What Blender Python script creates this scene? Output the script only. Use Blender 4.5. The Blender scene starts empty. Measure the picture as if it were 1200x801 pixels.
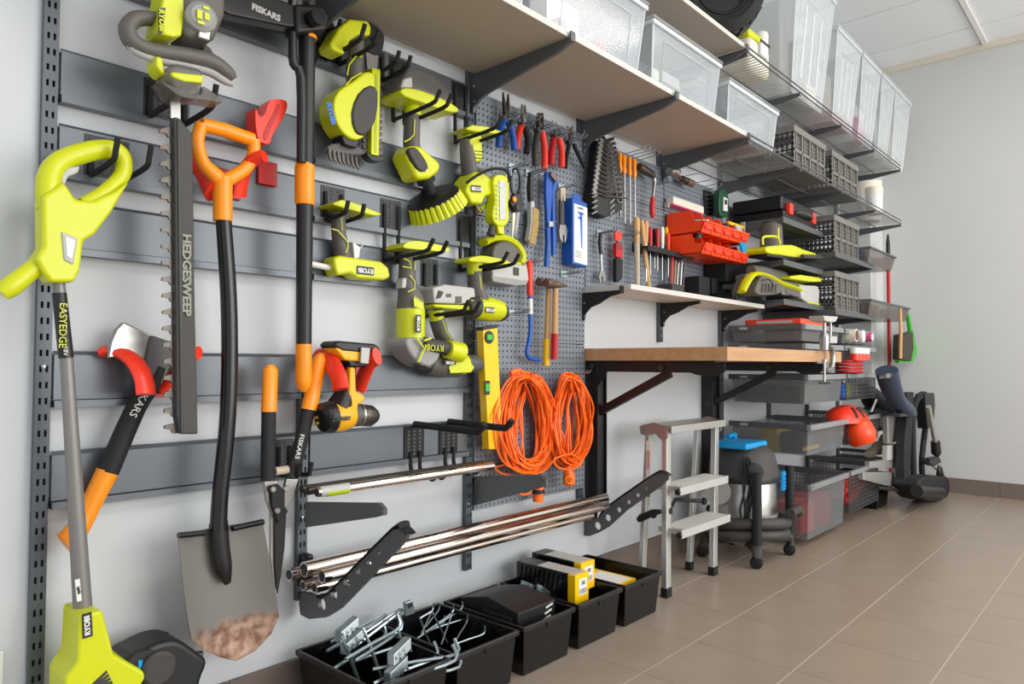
import bpy, bmesh, math, random
from mathutils import Vector, Matrix
random.seed(7)
SC=bpy.context.scene; COL=SC.collection
# ------------------------------------------------------------------ camera (wall = plane y 0, room at y<0, floor z 0)
EYE=Vector((0,-1.66,.86)); F,YAW,PIT,ROL=832.3,.73789,.030567,.0042855
cf=Vector((math.cos(PIT)*math.cos(YAW),math.cos(PIT)*math.sin(YAW),math.sin(PIT)))
r0=Vector((math.sin(YAW),-math.cos(YAW),0)); u0=r0.cross(cf)
cr_=math.cos(ROL)*r0+math.sin(ROL)*u0; cu=-math.sin(ROL)*r0+math.cos(ROL)*u0
cam=bpy.data.cameras.new('camera'); co=bpy.data.objects.new('camera',cam); COL.objects.link(co)
M=Matrix((cr_,cu,-cf)).transposed().to_4x4(); M.translation=EYE; co.matrix_world=M
cam.sensor_width=36; cam.lens=F/1200*36; cam.clip_start=.02; SC.camera=co
# ------------------------------------------------------------------ world and lights
w=bpy.data.worlds.new('world'); SC.world=w; w.use_nodes=True
w.node_tree.nodes['Background'].inputs[0].default_value=(.88,.93,1,1); w.node_tree.nodes['Background'].inputs[1].default_value=.74
def area(name,loc,target,sx,sy,power,colr):
    l=bpy.data.lights.new(name,'AREA'); l.shape='RECTANGLE'; l.size=sx; l.size_y=sy; l.energy=power; l.color=colr
    o=bpy.data.objects.new(name,l); COL.objects.link(o); o.location=loc
    o.rotation_euler=(Vector(target)-Vector(loc)).to_track_quat('-Z','Y').to_euler()
area('window_light',(3.2,-5.2,1.6),(2.6,0,1.5),5,2.4,150,(1,.98,.95))
area('ceiling_lamp',(1.2,-2.3,2.9),(1.2,-2.3,0),1.2,.6,20,(1,.96,.9))
area('ceiling_lamp',(3.9,-2.3,2.9),(3.9,-2.3,0),1.2,.6,24,(1,.96,.9))
SC.view_settings.view_transform='Standard'; SC.view_settings.look='None'; SC.view_settings.gamma=1
SC.view_settings.exposure=.34; SC.view_settings.use_curve_mapping=False
# ------------------------------------------------------------------ materials
def lin(c): return tuple(((v/255)/12.92 if v<=10 else ((v/255+.055)/1.055)**2.4) for v in c)+(1,)
MATS={}
def mat(name,c,rough=.5,metal=0,noise=.06,scale=30,bump=0,alpha=1,emit=0,spec=.5,stretch=None,c2=None):
    m=bpy.data.materials.new(name); m.use_nodes=True; n=m.node_tree.nodes; L=m.node_tree.links; b=n['Principled BSDF']
    b.inputs['Roughness'].default_value=rough; b.inputs['Metallic'].default_value=metal
    b.inputs['Specular IOR Level'].default_value=spec
    tc=n.new('ShaderNodeTexCoord'); mp=n.new('ShaderNodeMapping'); nz=n.new('ShaderNodeTexNoise'); mx=n.new('ShaderNodeMix'); mx.data_type='RGBA'
    nz.inputs['Scale'].default_value=scale; nz.inputs['Detail'].default_value=4
    if stretch: mp.inputs['Scale'].default_value=stretch
    L.new(tc.outputs['Object'],mp.inputs[0]); L.new(mp.outputs[0],nz.inputs['Vector'])
    a=lin(c); k=1-noise*2
    mx.inputs['A'].default_value=a; mx.inputs['B'].default_value=lin(c2) if c2 else (a[0]*k,a[1]*k,a[2]*k,1)
    L.new(nz.outputs[0],mx.inputs['Factor']); L.new(mx.outputs['Result'],b.inputs['Base Color'])
    if bump:
        bp=n.new('ShaderNodeBump'); bp.inputs['Strength'].default_value=bump; bp.inputs['Distance'].default_value=.002
        L.new(nz.outputs[0],bp.inputs['Height']); L.new(bp.outputs[0],b.inputs['Normal'])
    if alpha<1: b.inputs['Alpha'].default_value=alpha
    if emit: b.inputs['Emission Color'].default_value=a; b.inputs['Emission Strength'].default_value=emit
    MATS[name]=m; return m
mat('wall',(202,206,209),.6,0,.02,3,.03); mat('wallb',(204,205,205),.6,0,.02,3,.03)
mat('rail',(98,104,110),.32,.3,.03,20); mat('upright',(86,92,98),.4,.3,.04,40); mat('peg',(124,131,140),.45,.2,.03,20)
mat('railin',(52,54,58),.45,.2); mat('black',(22,22,24),.42,0,.1); mat('matte',(24,24,26),.7,0,.1); mat('gloss',(14,14,16),.22,0,.05)
mat('lime',(206,213,16),.34,0,.03); mat('limed',(176,196,12),.4,0,.05); mat('grip',(98,94,88),.55,0,.06,80); mat('gripd',(62,60,58),.6,0,.06)
mat('red',(246,58,34),.35,0,.04); mat('redd',(190,24,28),.4,0,.05); mat('orange',(255,150,14),.32,0,.04); mat('cord',(255,112,22),.4,0,.05)
mat('bin',(255,74,22),.35,0,.05); mat('blue',(24,84,176),.35,0,.05); mat('sky',(12,156,222),.35,0,.04); mat('yellow',(250,200,8),.35,0,.04)
mat('dyellow',(244,178,20),.4,0,.05); mat('steel',(170,168,164),.28,.9,.1,60); mat('zinc',(176,190,194),.28,.85,.1,60); mat('chrome',(222,210,202),.10,1,.03,20)
mat('dsteel',(96,90,84),.35,.8,.15,60); mat('alu',(205,205,200),.38,.75,.06,40,.1,stretch=(1,1,12)); mat('alubrown',(176,164,156),.4,.5,.05)
mat('white',(226,226,222),.4,0,.03); mat('cream',(228,222,206),.5,0,.03); mat('paper',(232,232,226),.7,0,.04); mat('grey',(150,150,148),.5,0,.05); mat('lgrey',(186,186,182),.45,0,.05)
mat('dgrey',(84,84,84),.5,0,.06); mat('crate',(122,119,114),.5,0,.05); mat('elfa',(96,99,100),.4,.3,.05); mat('elfad',(90,92,96),.45,.2,.05); mat('shaft',(132,130,126),.4,.3); mat('lgrey2',(140,142,128),.5)
mat('wood',(206,166,122),.45,0,.1,7,.1,stretch=(.6,6,9),c2=(158,112,74)); mat('wood2',(222,178,120),.5,0,.1,8,stretch=(8,8,.7),c2=(178,130,80)); mat('board',(206,203,196),.45,0,.02); mat('board_bounce',(176,164,152),.5,0,.03)  # browner board copy: floor bounce painted into the shelf undersides
mat('tile',(160,146,130),.30,0,.10,5,.04,c2=(143,129,115)); mat('grout',(200,188,172),.8,0,.05); mat('basetile',(120,106,98),.45,0,.08,5)
mat('panel',(236,239,242),.8,0,.03,60); mat('tbar',(232,232,230),.5); mat('ctrim',(216,210,194),.6)
mat('clear',(230,238,244),.12,0,.02,5,alpha=.24,spec=.7); mat('clearr',(236,242,246),.18,0,.02,5,alpha=.62); mat('frost',(240,246,250),.2,0,.02,5,alpha=.30)
mat('meshg',(128,132,134),.5,0,.04,200,alpha=.42); mat('smoke',(110,105,100),.15,0,.04,5,alpha=.6); mat('olive',(104,110,92),.6,0,.06); mat('brown',(112,66,56),.6,0,.1)
mat('navy',(54,66,86),.4,0,.05); mat('green',(60,180,50),.4,0,.05); mat('dgreen',(24,74,52),.4,0,.05); mat('brass',(200,170,110),.7,0,.2,120); mat('beige',(196,182,160),.8,0,.1); mat('bluec',(40,110,220),.4)
mat('rubber',(18,18,19),.75,0,.1); mat('rust',(128,112,100),.4,.6,.15,60); mat('pink',(220,90,150),.5); mat('lens',(220,224,220),.2,.3,.2,150)
# shovel steel with rusty tip
m=mat('spade',(92,92,90),.40,.3,.1,40); n=m.node_tree.nodes; L=m.node_tree.links; b=n['Principled BSDF']
g_=n.new('ShaderNodeNewGeometry'); sp=n.new('ShaderNodeSeparateXYZ'); mr=n.new('ShaderNodeMapRange'); nz=n.new('ShaderNodeTexNoise'); ad=n.new('ShaderNodeMath'); mx=n.new('ShaderNodeMix'); mx.data_type='RGBA'
tc=n.new('ShaderNodeTexCoord'); L.new(tc.outputs['Object'],sp.inputs[0]); nz.inputs['Scale'].default_value=22; nz.inputs['Detail'].default_value=8
L.new(tc.outputs['Object'],nz.inputs['Vector']); ad.operation='MULTIPLY_ADD'; ad.inputs[1].default_value=.11; L.new(nz.outputs[0],ad.inputs[0]); L.new(sp.outputs['Z'],ad.inputs[2])
mr.inputs[1].default_value=.15; mr.inputs[2].default_value=.12; L.new(ad.outputs[0],mr.inputs[0]); L.new(mr.outputs[0],mx.inputs['Factor'])
mx.inputs['A'].default_value=lin((124,122,118)); rr=n.new('ShaderNodeValToRGB'); rr.color_ramp.elements[0].color=lin((112,74,56)); rr.color_ramp.elements[1].color=lin((170,142,122)); rr.color_ramp.elements[0].position=.38; rr.color_ramp.elements[1].position=.62
nz2=n.new('ShaderNodeTexNoise'); nz2.inputs['Scale'].default_value=38; nz2.inputs['Detail'].default_value=8; L.new(tc.outputs['Object'],nz2.inputs['Vector']); L.new(nz2.outputs[0],rr.inputs[0]); L.new(rr.outputs[0],mx.inputs['B']); L.new(mx.outputs['Result'],b.inputs['Base Color'])
# ------------------------------------------------------------------ geometry helpers
def ray(px,py): return cf+(px-600)/F*cr_-(py-400.5)/F*cu
def H(d): return ('H',d)            # plane parallel to the wall, d metres off it
def V(x): return ('V',x)            # plane square to the wall at x
def Z(z): return ('Z',z)
def pt(pl,px,py):
    v=ray(px,py); k,a=pl
    t=(1.66-a)/v.y if k=='H' else (a/v.x if k=='V' else (a-.86)/v.z)
    return EYE+v*t
def sc(p): return (Vector(p)-EYE).dot(cf)/F        # metres per pixel there
def wx(px,py=400,d=0): return pt(H(d),px,py).x
def wz(px,py,d=0): return pt(H(d),px,py).z
class G:
    def __init__(s): s.v=[]; s.f=[]
    def add(s,vs,fs):
        n=len(s.v); s.v+= [tuple(v) for v in vs]; s.f+=[tuple(i+n for i in f) for f in fs]; return s
    def box(s,x0,x1,y0,y1,z0,z1):
        return s.add([(x0,y0,z0),(x1,y0,z0),(x1,y1,z0),(x0,y1,z0),(x0,y0,z1),(x1,y0,z1),(x1,y1,z1),(x0,y1,z1)],
          [(0,3,2,1),(4,5,6,7),(0,1,5,4),(1,2,6,5),(2,3,7,6),(3,0,4,7)])
    def obox(s,o,a,b,c):            # oriented box from a corner and three edge vectors
        o,a,b,c=map(Vector,(o,a,b,c)); fs=[(0,3,2,1),(4,5,6,7),(0,1,5,4),(1,2,6,5),(2,3,7,6),(3,0,4,7)]
        if a.cross(b).dot(c)<0: fs=[f[::-1] for f in fs]
        return s.add([o,o+a,o+a+b,o+b,o+c,o+a+c,o+a+b+c,o+b+c],fs)
    def prism(s,ps,vec):
        ps=[Vector(p) for p in ps]; vec=Vector(vec); n=len(ps)
        nr=Vector((0,0,0))
        for i in range(n): nr+=(ps[i]-ps[0]).cross(ps[(i+1)%n]-ps[0])
        if nr.dot(vec)>0: ps=ps[::-1]
        return s.add(ps+[p+vec for p in ps],[tuple(range(n)),tuple(range(2*n-1,n-1,-1))]+[((i+1)%n,i,i+n,(i+1)%n+n) for i in range(n)])
    def tube(s,ps,r,n=8,flat=None,closed=False):
        ps=[Vector(p) for p in ps]; m=len(ps); rs=r if isinstance(r,(list,tuple)) else [r]*m
        vs=[];t0=None;u=None
        for i in range(m):
            if closed: t=ps[(i+1)%m]-ps[i-1]
            else: t=ps[min(i+1,m-1)]-ps[max(i-1,0)]
            t=t.normalized() if t.length>1e-9 else Vector((0,0,1))
            if u is None:
                a=Vector((1,0,0)) if abs(t.x)<.7 else Vector((0,1,0))
                if flat: a=Vector(flat)
                u=(a-t*a.dot(t)).normalized()
            else: u=(u-t*u.dot(t)).normalized()
            w_=t.cross(u)
            for k in range(n):
                an=2*math.pi*k/n; e=(rs[i] if not isinstance(rs[i],tuple) else None)
                ru,rw=(e,e) if e is not None else rs[i]
                vs.append(ps[i]+u*math.cos(an)*ru+w_*math.sin(an)*rw)
        fs=[]
        for i in range(m if closed else m-1):
            j=(i+1)%m
            for k in range(n): q=(k+1)%n; fs.append((i*n+k,i*n+q,j*n+q,j*n+k))
        if not closed: fs+=[tuple(range(n-1,-1,-1)),tuple((m-1)*n+k for k in range(n))]
        return s.add(vs,fs)
    def lathe(s,o,ax,prof,n=20): # prof: (t along axis, radius)
        o=Vector(o); ax=Vector(ax).normalized()
        return s.tube([o+ax*t for t,_ in prof],[max(r,.0002) for _,r in prof],n) if all(prof[i][0]!=prof[i+1][0] for i in range(len(prof)-1)) else s._l(o,ax,prof,n)
    def _l(s,o,ax,prof,n):
        a=Vector((1,0,0)) if abs(ax.x)<.7 else Vector((0,1,0)); u=(a-ax*a.dot(ax)).normalized(); w_=ax.cross(u); vs=[]
        for t,r in prof:
            for k in range(n): an=2*math.pi*k/n; vs.append(o+ax*t+(u*math.cos(an)+w_*math.sin(an))*max(r,.0002))
        fs=[(i*n+k,i*n+(k+1)%n,(i+1)*n+(k+1)%n,(i+1)*n+k) for i in range(len(prof)-1) for k in range(n)]
        return s.add(vs,fs+[tuple(range(n-1,-1,-1)),tuple((len(prof)-1)*n+k for k in range(n))])
    # --- in a plane, from outlines
    def slab(s,pl,ps,t,off=0,smooth=0):
        if smooth: ps=cat(ps,smooth,True)
        d=Vector((0,1,0)) if pl[0]=='H' else Vector((1,0,0))
        return s.prism([pt(pl,*p)-d*off for p in ps],d*t)
    def tb(s,pl,ps,n=12,fl=1,smooth=0): # ps = (px,py,radius px); fl scales the radius out of the plane
        if smooth: ps=cat(ps,smooth,False)
        P=[pt(pl,p[0],p[1]) for p in ps]; N=(0,-1,0) if pl[0]=='H' else (-1,0,0)
        return s.tube(P,[(sc(q)*p[2]*fl,sc(q)*p[2]) for q,p in zip(P,ps)],n,flat=N)
def cat(ps,n,closed):
    ps=[Vector(p) if len(p)!=2 else Vector((p[0],p[1],0)) for p in ps]; m=len(ps); out=[]
    for i in range(m if closed else m-1):
        p0=ps[i-1] if (closed or i>0) else ps[0]; p1=ps[i]; p2=ps[(i+1)%m]; p3=ps[(i+2)%m] if closed else ps[min(i+2,m-1)]
        for k in range(n):
            t=k/n; out.append(tuple(.5*((2*p1)+(p2-p0)*t+(2*p0-5*p1+4*p2-p3)*t*t+(3*p1-p0-3*p2+p3)*t**3)))
    if not closed: out.append(tuple(ps[-1]))
    return [(o[0],o[1]) for o in out] if (closed and all(abs(p[2])<1e-9 for p in ps)) else out
def spl(ps,n=6,closed=False):        # 3D smooth path
    ps=[Vector(p) for p in ps]; m=len(ps); out=[]
    for i in range(m if closed else m-1):
        p0=ps[i-1] if (closed or i>0) else ps[0]; p1=ps[i]; p2=ps[(i+1)%m]; p3=ps[(i+2)%m] if closed else ps[min(i+2,m-1)]
        for k in range(n):
            t=k/n; out.append(.5*((2*p1)+(p2-p0)*t+(2*p0-5*p1+4*p2-p3)*t*t+(3*p1-p0-3*p2+p3)*t**3))
    if not closed: out.append(ps[-1])
    return out
def mesh(name,g,m,bev=0,seg=2,ang=35):
    me=bpy.data.meshes.new(name); me.from_pydata(g.v,[],g.f); me.materials.append(MATS[m]); me.update()
    for p in me.polygons: p.use_smooth=True
    if not bev: me.set_sharp_from_angle(angle=math.radians(38))
    return me
def ob(name,g,m,parent=None,bev=0,seg=2,label=None):
    me=mesh(name,g,m); o=bpy.data.objects.new(name,me); COL.objects.link(o)
    if parent: o.parent=parent
    if bev:
        b=o.modifiers.new('bevel','BEVEL'); b.width=bev; b.segments=seg; b.limit_method='ANGLE'; b.angle_limit=math.radians(35); b.harden_normals=True
    else: me.set_sharp_from_angle(angle=math.radians(38))
    if label: o['label']=label
    return o
def th(name,label,cat_,group=None):
    o=bpy.data.objects.new(name,None); COL.objects.link(o); o.empty_display_size=.05; o['label']=label; o['category']=cat_
    if group: o['group']=group
    return o
def solo(name,label,cat_,g,m,bev=0,group=None,seg=2):
    o=ob(name,g,m,None,bev,seg); o['label']=label; o['category']=cat_
    if group: o['group']=group
    return o
def struct(name,g,m,bev=0,parent=None):
    o=ob(name,g,m,parent,bev)
    if not parent: o['kind']='structure'
    return o
def stuff(o): o['kind']='stuff'; return o
_tx={}
def text(s,c,right,up,size,m,parent,name='lettering',sx=1,bold=.0):
    cu_=bpy.data.curves.new('t','FONT'); cu_.body=s; cu_.size=size; cu_.align_x='CENTER'; cu_.align_y='CENTER'; cu_.extrude=.0004; cu_.offset=bold; cu_.resolution_u=2
    to=bpy.data.objects.new('t',cu_); COL.objects.link(to); bpy.context.view_layer.update()
    me=bpy.data.meshes.new_from_object(to.evaluated_get(bpy.context.evaluated_depsgraph_get())); bpy.data.objects.remove(to); bpy.data.curves.remove(cu_)
    r=Vector(right).normalized(); u=Vector(up); u=(u-r*u.dot(r)).normalized(); n=r.cross(u)
    X=Matrix((r*sx,u,n)).transposed().to_4x4(); X.translation=Vector(c); me.transform(X); me.name=name
    me.materials.clear(); me.materials.append(MATS[m]); o=bpy.data.objects.new(name,me); COL.objects.link(o); o.parent=parent; return o
def sticker(parent,pl,px,py,w_,h_,s,off=.002,rot=180,bg='black',fg='white',k=.8,nm='brand_plate'):
    c=pt(pl,px,py); n=Vector((0,-1,0)) if pl[0]=='H' else Vector((-1,0,0)); r=Vector((1,0,0)) if pl[0]=='H' else Vector((0,-1,0)); u=Vector((0,0,1))
    a=math.radians(rot); r2=r*math.cos(a)+u*math.sin(a); u2=-r*math.sin(a)+u*math.cos(a); c=c+n*off
    g=G().obox(c-r2*w_/2-u2*h_/2-n*.002,r2*w_,u2*h_,n*.002); p=ob(nm,g,bg,parent)
    text(s,c+n*.0006,r2,u2,h_*k,fg,p,bold=.0006)
    return p
# hooks: clipped to a rail, two prongs reaching out
HK={}
def hook(x,z,label,L=.15,sp=.05,drop=0,tip=.03,r=.0058,plate=True,group=None,pz=.085):
    t=th('double_hook',label,'hook',group)
    if plate:
        x0=x-.012; x1=x+sp+.012; g=G()
        g.box(x0,x1,-.024,-.020,z,z+pz)
        for i in range(3):
            for j in range(7): g.box(x0+.008+i*.022,x0+.018+i*.022,-.026,-.024,z+.006+j*.011,z+.011+j*.011)
        ob('clip_plate',g,'black',t)
    for i in (0,1):
        X=x+i*sp
        P=[(X,-.026,z+pz*.8),(X,-.028,z-drop+.01),(X,-.034,z-drop),(X,-.05,z-drop),(X,-.05-L*.8,z-drop+.006),(X,-.05-L*.93,z-drop+.006+tip*.45),(X,-.05-L,z-drop+.006+tip)]
        ob('prong',G().tube(spl(P,4),r,8),'rubber',t)
    return t
# ================================================================== SETTING
struct('wall_left',G().box(-1.2,5.75,0,.12,0,3.1),'wall')
struct('wall_back',G().box(5.6,5.72,-6.5,0,0,3.1),'wallb')
struct('trim_1',G().box(5.30,5.6,-.20,0,0,2.97),'wallb',.004)              # corner pier
fl=struct('floor',G().box(-1.2,5.6,-6.5,0,-.06,-.0012),'grout')
tm=mesh('tile',G().box(-.1515,.1515,-.1507,.1507,-.004,0),'tile')
def tile(me,loc,parent,name='tile',rot=0):
    o=bpy.data.objects.new(name,me); COL.objects.link(o); o.parent=parent; o.location=loc; o.rotation_euler=(0,0,rot); o['_raw']=1; return o
for i in range(17):
    for j in range(9): tile(tm,(.665+.305*i+.0,-.4275-.305*(j-0),0),fl,rot=random.choice((0,math.pi)))
for i in range(17): tile(mesh('tile',G().box(-.1517,.1517,-.1345,.1345,-.004,0),'tile') if i==0 else bpy.data.objects['tile_edge'].data,(.665+.305*i,-.138,0),fl,'tile_edge' if i==0 else 'tile')
bpy.data.objects['tile_edge'].name='tile'
bl=struct('baseboard_left',G().box(.3,5.6,-.006,0,0,.10),'grout'); bm_=mesh('tile',G().box(-.151,.151,-.012,0,0,.10),'basetile')
for i in range(17): tile(bm_,(.665+.305*i,0,0),bl)
bb=struct('baseboard_back',G().box(5.594,5.6,-3,-.2,0,.10),'grout'); bm2=mesh('tile',G().box(-.012,0,-.1515,.1515,0,.10),'basetile')
for j in range(9): tile(bm2,(5.6,-.4275-.305*j,0),bb)
ce=struct('ceiling',G().box(-1.2,5.6,-6.5,0,3.04,3.1),'panel')
pm_=mesh('panel',G().box(-.296,.296,-.58,.58,-.015,.008),'panel')
for i in range(9):
    for j in range(3): tile(pm_,(4.97-.6*i,-.24-1.2*j,3.03),ce,'panel')
for j in range(3): tile(mesh('panel',G().box(-.16,.16,-.58,.58,-.015,.008),'panel'),(5.435,-.24-1.2*j,3.03),ce,'panel')
for j in range(3): ob('grid_bar',G().box(-1.2,5.58,-.86-1.2*j,-.83-1.2*j,3.0,3.03),'tbar',ce)
struct('trim_2',G().box(5.575,5.6,-6.5,0,2.97,3.02),'ctrim')

# uprights
UX=[.42,1.005,1.605,2.205,2.80,3.40,4.0,4.6,5.18]; UL=['at the far left edge of the tool wall','second from the left, behind the pole tool','between the rails and the pegboard','at the right edge of the first pegboard','behind the small shelf over the workbench','at the left edge of the drawer units','behind the folding crates','behind the wire baskets','beside the white corner pier']
UB=[.0,.25,.20,.34,.96,.10,.10,.1,.1]
for x,l,zb in zip(UX,UL,UB):
    t=th('wall_upright','dark grey slotted steel upright '+l,'upright')
    zt=2.55 if x>1 else 2.6
    g=G().box(x-.013,x+.013,-.004,0,zb,zt); g.box(x-.0135,x-.0105,-.018,-.004,zb,zt); g.box(x+.0105,x+.0135,-.018,-.004,zb,zt)
    g.box(x-.0105,x-.0078,-.018,-.016,zb,zt); g.box(x+.0078,x+.0105,-.018,-.016,zb,zt); g.box(x-.003,x+.003,-.018,-.010,zb,zt)
    ob('channel',g,'upright',t)
    g=G()
    z=zb+.02
    while z<zt-.03:
        for sx in (-.006,.0055): g.box(x+sx-.003,x+sx+.003,-.0178,-.0165,z,z+.019)   # web between two slots
        z+=.032
    stuff(ob('slot_web',g,'upright',t))
    for z in (zb+.21,zb+.85,zb+1.6): ob('screw',G().lathe((x,-.016,z),(0,-1,0),[(0,.005),(.002,.004),(.003,.001)],10),'zinc',t)
# hang rails: (bay, z of lower lip, unique words)
RZ=[1.655,1.388,1.234,1.080,.770,.568]
RN=['topmost','second from the top','third from the top','fourth from the top','fifth from the top','lowest']
for b,(x0,x1) in enumerate(((.437,.99),(1.022,1.59))):
    for z,nm in zip(RZ,RN):
        g=G().box(x0,x1,-.022,-.018,z+.018,z+.100)          # face
        g.box(x0,x1,-.022,-.004,z+.100,z+.104); g.box(x0,x1,-.022,-.004,z+.014,z+.018)
        g.add([(x0,-.022,z+.100),(x1,-.022,z+.100),(x1,-.012,z+.112),(x0,-.012,z+.112)],[(0,1,2,3)])
        g.box(x0,x1,-.030,-.026,z,z+.012); g.box(x0,x1,-.030,-.004,z-.002,z)
        t=th('hanging_rail','grey steel hanging rail, %s, in the %s bay of the tool wall'%(nm,('left','right')[b]),'rail')
        ob('face',g,'rail',t); ob('groove',G().box(x0,x1,-.0175,-.004,z+.001,z+.012),'railin',t)
# pegboards
def pegmesh(nx,nz,w_,h_):
    g=G(); px_=w_/nx; pz=h_/nz; a=.0033; t=.0025
    for i in range(nx):
        for j in range(nz):
            x0=i*px_;x1=x0+px_;z0=j*pz;z1=z0+pz;cx=(x0+x1)/2;cz=(z0+z1)/2
            v=[(x0,0,z0),(x1,0,z0),(x1,0,z1),(x0,0,z1),(cx-a,0,cz-a),(cx+a,0,cz-a),(cx+a,0,cz+a),(cx-a,0,cz+a)]+[(cx-a,t,cz-a),(cx+a,t,cz-a),(cx+a,t,cz+a),(cx-a,t,cz+a)]
            g.add(v,[(0,1,5,4),(1,2,6,5),(2,3,7,6),(3,0,4,7),(4,5,9,8),(5,6,10,9),(6,7,11,10),(7,4,8,11)])
    g.box(0,w_,0.0005,.012,h_-.002,h_); g.box(0,w_,.0005,.012,0,.002); g.box(0,.002,.0005,.012,0,h_); g.box(w_-.002,w_,.0005,.012,0,h_)
    return g
def pegboard(x0,x1,zs,label):
    t=th('pegboard',label,'pegboard')
    for za,zb in zip(zs[1:],zs[:-1]):
        g=pegmesh(29,max(3,round((zb-za)/.0205)),x1-x0,zb-za-.004)
        g.v=[(v[0]+x0,v[1]-.024,v[2]+za+.002) for v in g.v]
        ob('perforated_panel',g,'peg',t)
pegboard(1.622,2.215,[1.752,1.345,.935,.526,.386],'tall grey perforated pegboard with pliers, hammers and orange cables')
pegboard(2.222,2.81,[1.745,1.553,1.15],'grey perforated pegboard behind the spanner rack and orange screwdrivers')
pegboard(2.817,3.395,[1.74,1.553,1.15],'grey perforated pegboard behind the orange-red parts bins')

# shelves
def bracket(x,z,L,label,h=.075,t_=.012,m='elfad',h2=.03,group=None,zdown=.05):
    t=th('shelf_bracket',label,'bracket',group)
    o=[(-.018,z),(-L,z),(-L,z-.012),(-L+.05,z-h2),(-.10,z-h),(-.06,z-h-.012),(-.035,z-h-zdown*.6),(-.030,z-h-zdown),(-.018,z-h-zdown)]
    g=G().prism([(x-t_/2,a,b) for a,b in o],(t_,0,0)); ob('arm',g,m,t,.0015)
    g=G().box(x-t_/2-.004,x+t_/2+.004,-L-.004,-L+.002,z-.012,z+.016); ob('end_clip',g,m,t)
    for k in (0,1): ob('screw',G().lathe((x-t_/2,-.035-.0*k,z-.04-.05*k),(-1,0,0),[(0,.004),(.002,.003)],8),'zinc',t)
    return t
S1=1.80; S2=2.165
t=th('wall_shelf','long white melamine shelf board above the tool wall, underside painted with floor bounce, carrying clear boxes','shelf')
ob('board',G().box(.3,2.80,-.42,-.03,S1,S1+.018),'board_bounce',t,.001); ob('front_edge',G().box(.3,2.80,-.4215,-.42,S1,S1+.018),'board',t); ob('top_face',G().box(.3,2.80,-.42,-.03,S1+.018,S1+.0185),'board',t)  # underside brown is bounced floor light put into the colour, edge and top stay white
t=th('wall_shelf','white melamine shelf board along the top, carrying the black wheel','shelf')
ob('board',G().box(.3,2.78,-.42,-.03,S2,S2+.018),'board_bounce',t,.001); ob('front_edge',G().box(.3,2.78,-.4215,-.42,S2,S2+.018),'board',t)  # same painted floor bounce on this underside
for x,l in ((1.005,'above the pole tool'),(1.605,'at the start of the pegboard'),(2.205,'above the spanner rack'),(2.80,'where the board meets the wire shelf')):
    bracket(x,S1-.002,.43,'grey bracket under the lower long shelf, '+l)
bracket(2.785,S2-.002,.43,'grey bracket under the top shelf beside the black wheel')
def wire_shelf(x0,x1,z,d,label,pitch=.027,yb=.03):
    t=th('wire_shelf',label,'shelf'); g=G(); x=x0
    while x<x1: g.box(x,x+.003,-d,-yb,z+.004,z+.007); x+=pitch
    stuff(ob('cross_wire',g,'alu',t))
    for y,zz in ((-d,z),(-d,z+.022),(-d*.62,z),(-d*.3,z),(-yb,z)): ob('long_wire',G().tube([(x0,y,zz),(x1,y,zz)],.0035,6),'elfa',t)
    for x in [x0+.0]+[k for k in UX if x0+.1<k<x1+.1]:
        ob('support_arm',G().prism([(x-.006,-.018,z-.002),(x-.006,-d,z-.002),(x-.006,-d,z-.016),(x-.006,-.10,z-.055),(x-.006,-.018,z-.07)],(.012,0,0)),'elfad',t,.001)
    return t
wire_shelf(2.82,5.18,S1-.006,.42,'long wire shelf with grey folding crates above the power tools')
wire_shelf(2.81,5.18,S2-.006,.42,'highest wire shelf carrying the row of tall clear boxes')
# narrow shelf over the bench
t=th('wall_shelf','short pale shelf over the workbench with tool holders above','shelf')
zs=wz(680,343,.01)
ZS=pt(V(2.222),680,345).z+.0
ob('board',G().box(2.215,3.41,-.235,-.012,1.135,1.155),'board',t,.001)
for x,l in ((2.205,'left'),(2.80,'middle'),(3.40,'right')): bracket(x,1.133,.20,'black curved bracket at the %s under the short pale shelf'%l,h=.045,h2=.02,m='matte',zdown=.06)

t=th('wall_socket','white plastic wall socket edge low on the wall at the far left','socket'); q=pt(H(.01),5,762); ob('cover',G().box(q.x-.08,q.x,-.012,0,q.z-.08,q.z),'white',t,.003); ob('inner_frame',G().box(q.x-.07,q.x-.01,-.015,-.012,q.z-.07,q.z-.01),'paper',t,.002)
# ================================================================== TOOLS ON THE RAILS
def hk(px,py,rail,tip,label,sp=.05,tz=.03,grp=None,plate=True,r=.0058):
    q=pt(H(.034),px,py); x=q.x; z=RZ[rail]+.014; y=pt(V(x),*tip).y
    return hook(x,z,label,L=max(.05,-y-.05),sp=sp,drop=max(0,z-q.z),tip=tz,plate=plate,r=r)
hk(108,196,2,(138,160),'black double hook holding up the lime string trimmer handle',sp=.062,tz=.04)
hk(178,98,1,(212,68),'black double hook under the grey hedge trimmer guard',sp=.075,tz=.045,r=.0065)
hk(383,62,0,(428,16),'black double hook holding the lime grass shear',sp=.042,tz=.035)
hk(436,82,0,(468,48),'empty black double hook with curled tips above the shrub blade',sp=.04,tz=.03)
hk(462,140,0,(516,100),'black dropped double hook carrying the lime scrubber',sp=.042)
hk(535,166,0,(588,146),'black dropped double hook carrying the lime inflator',sp=.046)
hk(383,257,2,(408,238),'black double hook carrying the lime glue gun',sp=.05)
hk(452,304,2,(508,277),'black dropped double hook carrying the lime angle grinder',sp=.05)
hk(541,316,2,(595,291),'black dropped double hook carrying the lime impact driver',sp=.05)
hk(499,370,3,(549,350),'black dropped double hook carrying the tool with the grey battery',sp=.045)
hk(328,556,5,(352,548),'black hook behind the orange-handled shears',sp=.03)
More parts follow.
